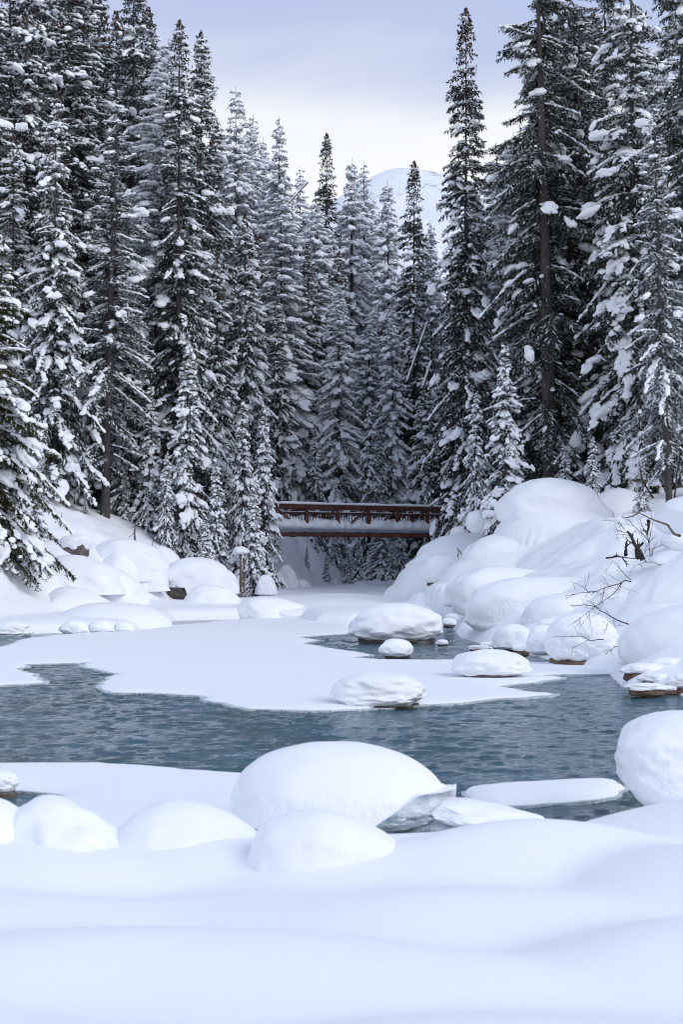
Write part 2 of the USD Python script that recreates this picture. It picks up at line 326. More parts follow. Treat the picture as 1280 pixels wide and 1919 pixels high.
# ------------------------------------------------------------------ ice sheets
def densify(poly, step, jit, rng):
    line = poly.exterior
    n = max(12, int(line.length / step))
    p = np.array([line.interpolate(k / n, normalized=True).coords[0] for k in range(n)])
    q = np.stack([p[:, 0] * 1.1, p[:, 1] * 2.2, 0 * p[:, 0]], -1)
    off = np.stack([meshkit.fbm(q, 4, 61) - 0.5, meshkit.fbm(q + 19.7, 4, 62) - 0.5], -1) * jit * 2
    return Polygon(p + off).buffer(0)
def ice_sheet(pts, thick, seed, step=0.12, jit=0.28, cell=0.35, bumpy=0.04, edge=0.12):
    rng = np.random.default_rng(seed)
    poly = densify(poly_px(pts, 0.03), step, jit, rng)
    if poly.geom_type != 'Polygon': poly = max(poly.geoms, key=lambda a: a.area)
    poly = Polygon(poly.exterior)
    ring = np.array(poly.exterior.coords)[:-1]
    inner = []
    for k, o in enumerate((edge * 0.35, edge * 0.9)):
        b = poly.buffer(-o)
        for gg in (b.geoms if hasattr(b, 'geoms') else [b]):
            if gg.area > 0.01: inner.append(np.array(gg.exterior.coords)[:-1][::1 + k])
    x0, y0, x1, y1 = poly.bounds
    gx, gy = np.meshgrid(np.arange(x0, x1, cell), np.arange(y0, y1, cell))
    pp = np.stack([gx.ravel(), gy.ravel()], -1) + rng.uniform(-0.1, 0.1, (gx.size, 2)) * cell
    core = poly.buffer(-edge * 1.2)
    if not core.is_empty:
        pp = pp[shapely.contains_xy(core, pp[:, 0], pp[:, 1])]
    allp = np.vstack([ring] + inner + [pp])
    tri = Delaunay(allp).simplices
    c = allp[tri].mean(1)
    tri = tri[shapely.contains_xy(poly, c[:, 0], c[:, 1])]
    d = shapely.distance(poly.exterior, shapely.points(allp[:, 0], allp[:, 1]))
    z = 0.03 + thick * (1 - np.exp(-d / edge)) + bumpy * (meshkit.fbm(np.stack([allp[:, 0] / 1.5, allp[:, 1] / 2.5, 0 * d], -1), 3, seed) - 0.5) * smst(d, 0, 0.6)
    v = np.column_stack([allp, z])
    a = v[tri]; up = np.cross(a[:, 1] - a[:, 0], a[:, 2] - a[:, 0])[:, 2] < 0
    tri[up] = tri[up][:, ::-1]
    n = len(ring)
    low = np.column_stack([ring + 0, np.full(n, -0.12)])
    k = np.arange(n); k2 = (k + 1) % n
    base = len(v)
    skirt_v = np.vstack([v[:n], low])
    skirt = np.vstack([np.stack([k, k2, k2 + n], -1), np.stack([k, k2 + n, k + n], -1)])
    return cat([(v, tri), (skirt_v, skirt)])
def ice_rim(pts, grow, seed):
    poly = densify(poly_px(pts, 0.03).buffer(grow * 0.5), 0.12, grow * 1.3, None)
    if poly.geom_type != 'Polygon': poly = max(poly.geoms, key=lambda a: a.area)
    m = trimesh.creation.extrude_polygon(Polygon(poly.exterior), 0.05, engine='earcut'); m.apply_translation((0, 0, -0.022))
    return m
MAIN_ICE = [(-400, 1226), (0, 1213), (50, 1197), (100, 1191), (175, 1185), (265, 1181), (330, 1172), (430, 1162), (560, 1157), (655, 1168), (655, 1187), (600, 1190), (553, 1193), (590, 1199), (570, 1206), (600, 1213), (655, 1219), (690, 1228), (640, 1231), (720, 1237), (850, 1237), (1000, 1242), (1150, 1245), (1150, 1261), (985, 1265), (1052, 1270), (920, 1288), (1037, 1300), (960, 1308), (800, 1319), (620, 1329), (520, 1328), (455, 1324), (400, 1314), (383, 1303), (290, 1297), (205, 1296), (186, 1286), (218, 1261), (168, 1250), (158, 1241), (48, 1244), (36, 1254), (82, 1277), (0, 1283), (-400, 1296)]
tag(obj('ice_sheet', ice_sheet(MAIN_ICE, 0.05, 1), 'snow'), 'broad snow covered ice sheet reaching across the middle of the river', None, None, 'structure')
NEAR_ICE = [(-900, 1425), (0, 1435), (190, 1434), (310, 1442), (475, 1456), (560, 1480), (560, 1590), (60, 1590), (70, 1512), (118, 1488), (30, 1478), (-20, 1484), (-900, 1500)]
tag(obj('ice_sheet', ice_sheet(NEAR_ICE, 0.09, 2, step=0.08, jit=0.14, cell=0.2, edge=0.1), 'snow'), 'snow covered ice shelf along the near left shore', None, None, 'structure')
STRIP = [(870, 1482), (960, 1473), (1100, 1466), (1150, 1466), (1172, 1478), (1150, 1492), (1080, 1500), (1000, 1508), (930, 1508), (880, 1498)]
tag(obj('ice_sheet', ice_sheet(STRIP, 0.10, 3, step=0.05, jit=0.14, cell=0.1, edge=0.09), 'snow'), 'narrow snow topped ice strip beside the big near boulder', None, None, 'structure')

for k_, (pts_, gr_) in enumerate(((MAIN_ICE, 0.22), (NEAR_ICE, 0.10), (STRIP, 0.08))):
    tag(obj('ice_rim', ice_rim(pts_, gr_, k_), 'ice', smooth=False), 'thin grey rim of wet ice along the edge of a snowy ice sheet', None, None, 'structure')
# ------------------------------------------------------------------ snow-covered boulders
ICO = {k: trimesh.creation.icosphere(subdivisions=k) for k in (0, 1, 2, 3, 4, 5)}
def pillow(rx, ry, h, zw=0.38, ex=2.3, skew=0.0, wob=0.16, rough=0.05, seed=0, sub=5, tail=1.0, cut=None, grow=0.0):
    """A rounded snow cap resting at z = 0: widest at zw * h, drawn in below, lumpy and crumbling on its lower side."""
    m = ICO[sub]; u = np.array(m.vertices)
    w = np.sign(u) * np.abs(u) ** (2 / ex)
    w = u * (1 / (np.sum(np.abs(u) ** ex, 1) ** (1 / ex)))[:, None]
    n = meshkit.fbm(u * 1.3 + seed * 7.31, 3, seed) - 0.5
    side = smst(u[:, 2], 0.35, -0.2)
    p = np.stack([w[:, 0] * rx, w[:, 1] * ry, w[:, 2]], -1)
    n2 = meshkit.fbm(p * [3.5, 3.5, 3.0] * (2.2 / max(rx, 1.2)) + seed, 4, seed + 2) - 0.5
    n3 = meshkit.fbm(u * 3.1 + seed * 2.17, 2, seed + 9) - 0.5
    k = 1 + wob * 2.4 * n + wob * 0.7 * n3 + rough * 2 * n2 * side
    up = u[:, 2] > 0
    z = np.where(up, zw * h + (h - zw * h) * w[:, 2], zw * h * (1 + w[:, 2] * 1.05))
    shrink = np.where(up, 1.0, 1 - 0.16 * u[:, 2] ** 2)
    x = p[:, 0] * k * shrink + skew * z
    x = np.where(x > 0, x * tail, x)
    y = p[:, 1] * k * shrink
    z = np.where(up, z + h * wob * 0.7 * n * w[:, 2], z)
    if cut is not None:
        zc = cut(x, y); zc = zc + 0.07 * h * n2 + 0.06 * h * n; z = np.where(z < zc, zc, z)
    return np.stack([x, y, z], -1), np.array(m.faces)
def rock_mesh(rx, ry, h, seed, sub=4):
    m = ICO[sub]; u = np.array(m.vertices)
    n = meshkit.fbm(u * 1.6 + seed * 3.7, 4, seed) - 0.5
    a = np.abs(u) ** (2 / 2.6) * np.sign(u)
    return a * [rx, ry, h] * (1 + 0.5 * n)[:, None], np.array(m.faces)
def ground_hit(px, py, near, far_):
    D = np.linspace(near, far_, 400); a, b = ray(px, py)
    below = EYE + b * D <= np.maximum(H(a * D, D), 0)
    return float(D[np.argmax(below)]) if below.any() else far_
def boulder(x0, x1, y0, y1, D, label, depth=0.8, base='rock', rock=(0.92, 0.3), group=None, seed=0, sub=5, sink=0.0, name='snow_covered_boulder', catg='boulder', **kw):
    """A boulder whose snow spans the photograph's x0..x1 and y0 (top)..y1 (foot) at distance D."""
    if isinstance(D, tuple): D = ground_hit((x0 + x1) / 2, y1, *D) + 0.15
    if D > 40 and sub == 5: sub = 4
    s = D / F
    w = (x1 - x0) * s; ztop = zat(y0, D); zb = zat(y1, D) - sink
    h = ztop - zb
    cx = at((x0 + x1) / 2, y1, D)[0]
    rx = w / 2 * 0.96; ry = rx * depth
    if rock is None and name == 'snow_covered_boulder' and 'boulder' not in label: name, catg = 'snow_mound', 'snow mound'
    t = thing(name, label, catg, (cx * (1 + 0.35 * ry / D), D + 0.35 * ry, zb), group)
    obj('snow_cap', pillow(rx, ry, h, seed=seed, sub=sub, **kw), 'snow', t)
    if rock:
        r, hh = rock
        v, f = rock_mesh(rx * r, ry * r, h * hh, seed + 50)
        obj('rock', (v + [0, 0, h * hh * 0.2], f), base, t)
    return t
B = boulder
# in the river
B(652, 832, 1130, 1207, 43.0, 'largest round snow capped boulder standing in the channel at the back of the ice sheet', seed=1, rock=(0.8, 0.2), zw=0.36, rough=0.09, wob=0.2)
B(711, 776, 1197, 1232, 36.3, 'small smooth snow capped stone just in front of the largest channel boulder', seed=2, sub=4, zw=0.3, rough=0.02, rock=(0.75, 0.12))
B(817, 841, 1198, 1209, 41.0, 'tiny snow capped stone in the channel right of the largest boulder', seed=3, sub=3, rock=(0.8, 0.3))
B(847, 986, 1217, 1271, 30.0, 'medium snow capped boulder with an undercut hollow at the right of the ice sheet', seed=14, rock=(0.75, 0.25), rough=0.10, zw=0.36, skew=0.1, wob=0.24)
B(621, 801, 1263, 1328, 24.6, 'flat topped snow capped boulder at the front edge of the ice sheet', seed=5, rock=(0.82, 0.2), rough=0.08, ex=2.5, zw=0.36, wob=0.2)
B(832, 860, 1149, 1166, 54.0, 'tiny snow lump at the water beside the far right bank', seed=6, sub=3, rock=(0.8, 0.3))
B(826, 856, 1158, 1173, 50.0, 'small low snow lump floating at the far channel mouth', seed=7, sub=3, rock=(0.8, 0.3))
# near bank
CUT = lambda x, y: np.clip((x - 0.05) * 0.62, -1, 0.40) * smst(y, 0.35, 0.0) - 0.25 * smst(y, 0.0, 0.35)
t = B(424, 850, 1397, 1562, 12.7, 'biggest smooth snow dome on the near shore with an icy grey undercut on its right', seed=8, rock=None, zw=0.14, ex=2.15, wob=0.07, rough=0.02, depth=0.75, skew=-0.12, tail=1.12, cut=CUT)
s_ = 12.7 / F; rx_ = 426 * s_ / 2 * 0.96; hh_ = zat(1397, 12.7) - zat(1562, 12.7)
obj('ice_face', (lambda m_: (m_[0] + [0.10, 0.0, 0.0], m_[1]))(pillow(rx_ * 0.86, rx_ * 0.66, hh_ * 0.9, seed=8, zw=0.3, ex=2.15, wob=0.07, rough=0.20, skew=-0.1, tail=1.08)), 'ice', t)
v, f = pillow(0.50, 0.30, 0.27, 0.42, seed=91, wob=0.25, rough=0.16, tail=1.3)
v[:, 2] -= 0.15 * (v[:, 0] + 0.3); obj('snow_shelf', (v + [1.24, -0.12, 0.05], f), 'snow', t)
v, f = rock_mesh(0.62, 0.24, 0.11, 79, 4)
obj('ice_foot', (v + [1.24, -0.10, 0.05], f), 'ice', t)
B(476, 858, 1522, 1608, (6, 13), 'low snow dome right in front of the biggest near dome', seed=9, rock=None, zw=0.02, ex=2.0, wob=0.14, rough=0.0, depth=0.7, sink=0.34, tail=1.15, skew=-0.5)
B(1152, 1420, 1336, 1530, 13.6, 'steep snow boulder with a grey shaded face cut off by the right edge', seed=10, rock=None, zw=0.55, ex=2.6, wob=0.12, rough=0.07, depth=0.8)
B(-5, 280, 1504, 1586, (6, 13.5), 'double humped snow mound on the near left shore', seed=11, rock=None, zw=0.02, ex=1.9, wob=0.26, rough=0.0, sink=0.40, tail=1.2, skew=-0.3, depth=1.15)
B(165, 470, 1512, 1580, (6, 13.5), 'smooth snow mound between the double humped mound and the biggest dome', seed=12, rock=None, zw=0.02, ex=2.0, wob=0.14, rough=0.0, sink=0.42, tail=1.5, depth=1.15)
B(-150, 95, 1500, 1582, (6, 13.5), 'snow mound on the near shore cut off by the left edge', seed=13, rock=None, zw=0.02, ex=2.0, wob=0.12, rough=0.0, sink=0.36, depth=1.15)
B(-60, 34, 1444, 1496, 15.3, 'small snow capped rock in the dark gap at the left edge of the near ice', seed=16, rock=(0.9, 0.35), zw=0.5, rough=0.1)
B(90, 210, 1553, 1592, (6, 13), 'low snow bulge at the foot of the double humped mound', seed=17, rock=None, zw=0.02, ex=2.0, wob=0.12, rough=0, sink=0.14)
# right bank pile, near to far
B(1139, 1620, 1118, 1266, 30.2, 'broad smooth snow mound sloping out of the right edge above the flat brown stones', seed=20, rock=None, zw=0.15, ex=2.0, wob=0.12, rough=0.03, depth=0.7, tail=1)
B(1128, 1420, 1020, 1240, 34.0, 'tall snow mound with a shaded overhanging face right of the bare twigs', seed=21, rock=None, zw=0.35, ex=2.2, wob=0.16, rough=0.04, depth=0.7, skew=0.35)
B(1020, 1160, 1150, 1246, 33.6, 'crumbling snow block over a brown rock ledge at the water', seed=22, base='brown_rock', rock=(0.8, 0.14), zw=0.45, wob=0.14, rough=0.16, ex=2.6)
B(986, 1050, 1172, 1228, 35.0, 'small tall snow cap left of the crumbling snow block', seed=23, sub=4, rock=None, zw=0.2, rough=0.06)
B(922, 1005, 1170, 1218, 37.0, 'small smooth snow cap near the low icy stones', seed=24, sub=4, rock=None, zw=0.15, rough=0.03)
B(1006, 1056, 1159, 1188, 37.6, 'little snow cap on a bare brown stone above the small tall snow cap', seed=25, sub=4, base='brown_rock', rock=(0.97, 0.42), zw=0.62)
B(860, 1150, 1080, 1196, 44.0, 'wide snow pillow with a rounded left end hanging over the channel', seed=26, zw=0.3, ex=2.4, wob=0.13, rough=0.05, depth=0.6, rock=None, tail=1.5)
B(972, 1180, 1110, 1192, 41.5, 'low snow pillow with a grey undercut beside the wide hanging pillow', seed=27, zw=0.32, ex=2.3, wob=0.15, rough=0.06, depth=0.6, rock=None, tail=1.6)
B(846, 1010, 1062, 1166, 51.0, 'rounded snow pillow above the small lumps at the channel mouth', seed=28, zw=0.3, ex=2.3, wob=0.16, rough=0.04, depth=0.8, rock=None, tail=2.0)
B(820, 1080, 1058, 1150, 56.0, 'long snow pillow behind the rounded pillow at the channel mouth', seed=29, zw=0.28, ex=2.2, wob=0.14, rough=0.03, depth=0.7, rock=None, tail=1.6)
B(752, 930, 1100, 1150, 60.0, 'low snow pillow between the flat far bank and the right boulder pile', seed=30, zw=0.2, ex=2.0, wob=0.12, rough=0.02, rock=None, tail=1.5)
B(733, 850, 1072, 1116, 68.0, 'snow lump at the foot of the right bank below the footbridge end', seed=31, sub=4, zw=0.25, rough=0.03, rock=None, tail=1.8, wob=0.15)
B(786, 862, 1039, 1094, 64.0, 'round snow boulder with a dark hollow under it near a bent stick', seed=32, sub=4, rock=(0.6, 0.2), zw=0.25, wob=0.12, rough=0.04, tail=1.2)
B(758, 1010, 1000, 1084, 68.0, 'large snow pillow just below the right end of the footbridge', seed=33, rock=None, zw=0.3, ex=2.2, wob=0.18, rough=0.03, depth=0.6, tail=1.5)
B(850, 1190, 988, 1076, 60.0, 'long snow ridge under the huge overhanging boulder', seed=34, rock=None, zw=0.25, ex=2.2, wob=0.16, rough=0.03, depth=0.6, sink=0.4, tail=1.4)
B(936, 1136, 896, 1008, 60.5, 'huge overhanging snow boulder at the top of the right bank', seed=35, rock=(0.75, 0.2), zw=0.33, ex=2.2, wob=0.18, rough=0.06, depth=0.8, skew=-0.15, tail=1.25)
B(1085, 1240, 914, 1010, 62.5, 'snow shoulder leaning against the right of the huge overhanging boulder', seed=36, rock=None, zw=0.15, ex=2.0, wob=0.14, rough=0.02)
B(1224, 1420, 926, 1012, 46.0, 'snow cap hanging over the brown branch at the right edge', seed=37, rock=None, zw=0.5, ex=2.3, wob=0.10, rough=0.03)
B(1238, 1310, 1000, 1032, 42.0, 'small snow lump below the brown branch at the right edge', seed=38, sub=4, rock=None, zw=0.5)
B(870, 935, 955, 1000, 66.0, 'snow lump beside the young spruces at the right end of the footbridge', seed=39, sub=4, rock=None, zw=0.45)
B(842, 885, 985, 1012, 70.0, 'snow clump against the right abutment of the footbridge', seed=40, sub=4, rock=None, zw=0.45)
B(1000, 1320, 1040, 1150, 49.0, 'broad snow swell in the middle of the right bank behind the twigs', seed=41, rock=None, zw=0.2, ex=2.0, wob=0.14, rough=0.02, depth=0.6, sink=0.3, tail=1.3)
# left bank
CUTL = lambda x, y: np.where((x < -0.25) & (x > -1.5) & (y < 0), 0.42, -1.0)
B(290, 440, 1044, 1116, 66.0, 'left bank snow boulder with a black hollow under its left side', seed=51, rock=(0.86, 0.36), zw=0.06, ex=2.2, wob=0.16, rough=0.03, depth=0.75, tail=1.1, cut=CUTL)
B(228, 306, 1052, 1098, (52, 95), 'snow hump just left of the boulder with the black hollow', seed=52, sub=4, rock=None, zw=0.06, wob=0.2, tail=1.3, sink=0.3)
B(108, 172, 1000, 1040, (52, 95), 'dark bare rock under a thin snow cap on the left slope', seed=53, sub=4, rock=(0.85, 0.5), zw=0.5, wob=0.25, ex=2.0)
B(-20, 64, 1164, 1191, 47.0, 'low snow lump at the water on the left edge of the far shore', seed=54, sub=4, base='ice', zw=0.25, wob=0.22, rock=(0.85, 0.35), rough=0.06)
B(112, 166, 1162, 1187, 47.5, 'first undercut snow block from the left along the far left shore', seed=55, sub=4, base='ice', zw=0.25, wob=0.22, rock=(0.85, 0.35), rough=0.07)
B(164, 216, 1162, 1186, 48.0, 'second undercut snow block from the left along the far left shore', seed=56, sub=4, base='ice', zw=0.25, wob=0.22, rock=(0.85, 0.35), rough=0.07)
B(213, 252, 1164, 1185, 48.5, 'smallest undercut snow block at the end of the dark left channel', seed=57, sub=4, base='ice', zw=0.25, wob=0.22, rock=(0.85, 0.35), rough=0.07)
B(80, 330, 1130, 1180, 52.0, 'long low snow swell above the undercut blocks on the far left shore', seed=58, rock=None, zw=0.4, ex=2.1, wob=0.08, rough=0.03, depth=1.0, sink=0.75)
B(520, 740, 1112, 1152, 68.0, 'broad low snow swell on the far shore below the footbridge', seed=59, rock=None, zw=0.45, ex=2.1, wob=0.07, rough=0.02)
B(582, 668, 1141, 1171, 58.0, 'low snow lump at the far water edge left of the largest channel boulder', seed=60, sub=4, rock=(0.9, 0.3), rough=0.04)
B(505, 600, 1140, 1165, 60.0, 'flat snow lump in the middle of the far shore', seed=61, sub=4, rock=None)
B(478, 520, 1078, 1116, 70.0, 'small snow covered stump lump by the dark spruce at the left end of the footbridge', seed=62, sub=4, rock=None, zw=0.1, wob=0.25, rough=0.1)

B(0, 110, 1046, 1082, (50, 95), 'wide snow swell under the boughs of the olive green spruce', seed=71, rock=None, zw=0.03, ex=2.0, wob=0.2, rough=0.02, tail=1.3, sink=0.75, depth=1.0)
B(255, 330, 1022, 1062, (52, 95), 'upper snow swell on the left slope above the reddish stump', seed=72, sub=4, rock=None, zw=0.03, ex=2.0, wob=0.25, rough=0.03, tail=1.5, sink=0.75, depth=1.0)
B(120, 250, 1062, 1102, (50, 95), 'low wide snow swell at the foot of the left slope', seed=73, rock=None, zw=0.02, ex=2.0, wob=0.2, rough=0.02, tail=1.4, sink=0.75, depth=1.0)
B(340, 430, 1096, 1128, (50, 95), 'flat snow swell in front of the boulder with the black hollow', seed=74, rock=None, zw=0.02, ex=2.0, wob=0.2, rough=0.02, tail=1.6, sink=0.4)
B(60, 190, 1098, 1136, (46, 95), 'broad snow swell on the flat left shore', seed=75, rock=None, zw=0.02, ex=2.0, wob=0.18, rough=0.02, tail=1.5, sink=0.75, depth=1.0)
B(430, 560, 1118, 1146, (46, 95), 'broad snow swell on the flat shore left of the gorge mouth', seed=76, rock=None, zw=0.02, ex=2.0, wob=0.18, rough=0.02, tail=1.5, sink=0.45)
B(150, 300, 1008, 1062, (52, 95), 'snow swell on the left slope around the foot of the sparse pine', seed=63, rock=None, zw=0.05, ex=2.0, wob=0.2, rough=0.02, tail=1.3, sink=0.75, depth=1.0)
B(60, 210, 1038, 1084, (52, 95), 'round snow swell on the left slope below the dark bare rock', seed=64, rock=None, zw=0.05, ex=2.0, wob=0.2, rough=0.02, tail=1.4, sink=0.75, depth=1.0)
B(175, 270, 1036, 1076, (52, 95), 'small snow swell between the dark bare rock and the reddish stump', seed=65, sub=4, rock=None, zw=0.1, ex=2.0, wob=0.25, rough=0.02, sink=0.75, depth=1.0)
B(395, 470, 1078, 1110, (52, 95), 'low snow swell beside the snow hatted snag', seed=66, sub=4, rock=None, zw=0.1, ex=2.0, wob=0.2, rough=0.02, sink=0.4)
B(512, 560, 1060, 1122, 80.0, 'tall lump on the steep gorge bank under the left end of the footbridge', seed=67, sub=4, rock=None, zw=0.3, wob=0.3, rough=0.15, depth=1.2)
B(540, 590, 1085, 1124, 81.0, 'lower lump at the right foot of the steep gorge bank', seed=68, sub=4, rock=None, zw=0.3, wob=0.3, rough=0.12)
B(655, 700, 1088, 1118, 84.0, 'round lump on the gorge floor below the middle of the footbridge', seed=69, sub=4, rock=None, zw=0.3, wob=0.2)
# flat brown stones under snow at the right edge
def slab(x0, x1, y0, y1, D, label, seed, base='brown_rock'):
    s = D / F; w = (x1 - x0) * s / 2; zb = zat(y1, D); h = zat(y0, D) - zb
    t = thing('flat_stone', label, 'stone', (at((x0 + x1) / 2, y1, D)[0], D, zb))
    v, f = rock_mesh(w * 0.9, w * 0.5, h * 0.42, seed, 3); obj('stone', (v + [0.04 * w, 0, h * 0.15], f), base, t)
    v, f = pillow(w * 0.98, w * 0.55, h * 0.72, 0.3, seed=seed, wob=0.32, rough=0.10, sub=4); obj('snow_cap', (v + [-w * 0.05, 0.0, h * 0.30], f), 'snow', t)
slab(1165, 1245, 1242, 1272, 28.6, 'pointed flat brown stone reaching into the water at the right', 101)
slab(1215, 1300, 1232, 1270, 28.9, 'largest flat brown stone at the right edge under patchy snow', 102)
slab(1200, 1262, 1262, 1284, 27.8, 'middle flat brown stone of the right edge pile', 103)
slab(1250, 1310, 1262, 1302, 27.0, 'brown stone at the right edge nearest the water', 104)
slab(1172, 1250, 1280, 1300, 26.4, 'lowest snowy slab of the right edge stones lying on the water', 105)
slab(1225, 1270, 1284, 1299, 26.9, 'thin slab between the lowest slab and the nearest brown stone', 106)
for k, (x0, x1, y0, y1, D, lab) in enumerate([(878, 925, 1209, 1221, 38.2, 'leftmost of the low icy stones by the small smooth snow cap'), (900, 938, 1202, 1214, 39.5, 'rearmost of the low icy stones by the small smooth snow cap'),
        (930, 965, 1209, 1223, 37.4, 'middle low icy stone by the small smooth snow cap'), (960, 993, 1208, 1226, 36.6, 'low reddish stone between the two small snow caps')]):
    slab(x0, x1, y0, y1, D, lab, 110 + k, 'brown_rock' if k == 3 else 'rock')
# ------------------------------------------------------------------ conifers
OCT_V = np.array([[1, 0, 0], [-1, 0, 0], [0, 1, 0], [0, -1, 0], [0, 0, 1], [0, 0, -0.5]], float)
OCT_F = np.array([[0, 2, 4], [2, 1, 4], [1, 3, 4], [3, 0, 4], [2, 0, 5], [1, 2, 5], [3, 1, 5], [0, 3, 5]])
def blobs(rng, pos, size, axis, base='ico1', lump=0.22):
    """Many little snow lumps: pos (n,3), size (n,3) along / across / up, axis (n,3) direction of each lump's length."""
    n = len(pos)
    if n == 0: return np.zeros((0, 3)), np.zeros((0, 3), int)
    if base == 'oct': bv, bf = OCT_V, OCT_F
    else: bv, bf = np.array(ICO[int(base[3])].vertices), np.array(ICO[int(base[3])].faces)
    a = unit(axis); s = unit(np.cross([0, 0, 1.0], a) + 1e-6); u = np.cross(a, s)
    r = np.ones((n, len(bv)))
    if lump:
        if base == 'ico2':
            q = bv[None] * 1.9 + rng.uniform(0, 90, (n, 1, 3))
            r = 1 + 2.2 * lump * (meshkit.noise(q.reshape(-1, 3), 3).reshape(n, -1) - 0.5) + 0.8 * lump * (meshkit.noise(q.reshape(-1, 3) * 2.3, 4).reshape(n, -1) - 0.5)
        else:
            r = 1 + lump * rng.uniform(-1, 1, (n, len(bv)))
    l = bv[None] * r[..., None]
    lz = np.where(l[..., 2] < 0, l[..., 2] * 0.45, l[..., 2])
    v = pos[:, None] + (l[..., 0] * size[:, None, 0])[..., None] * a[:, None] + (l[..., 1] * size[:, None, 1])[..., None] * s[:, None] + (lz * size[:, None, 2])[..., None] * u[:, None]
    f = bf[None] + (np.arange(n) * len(bv))[:, None, None]
    return v.reshape(-1, 3), f.reshape(-1, 3)

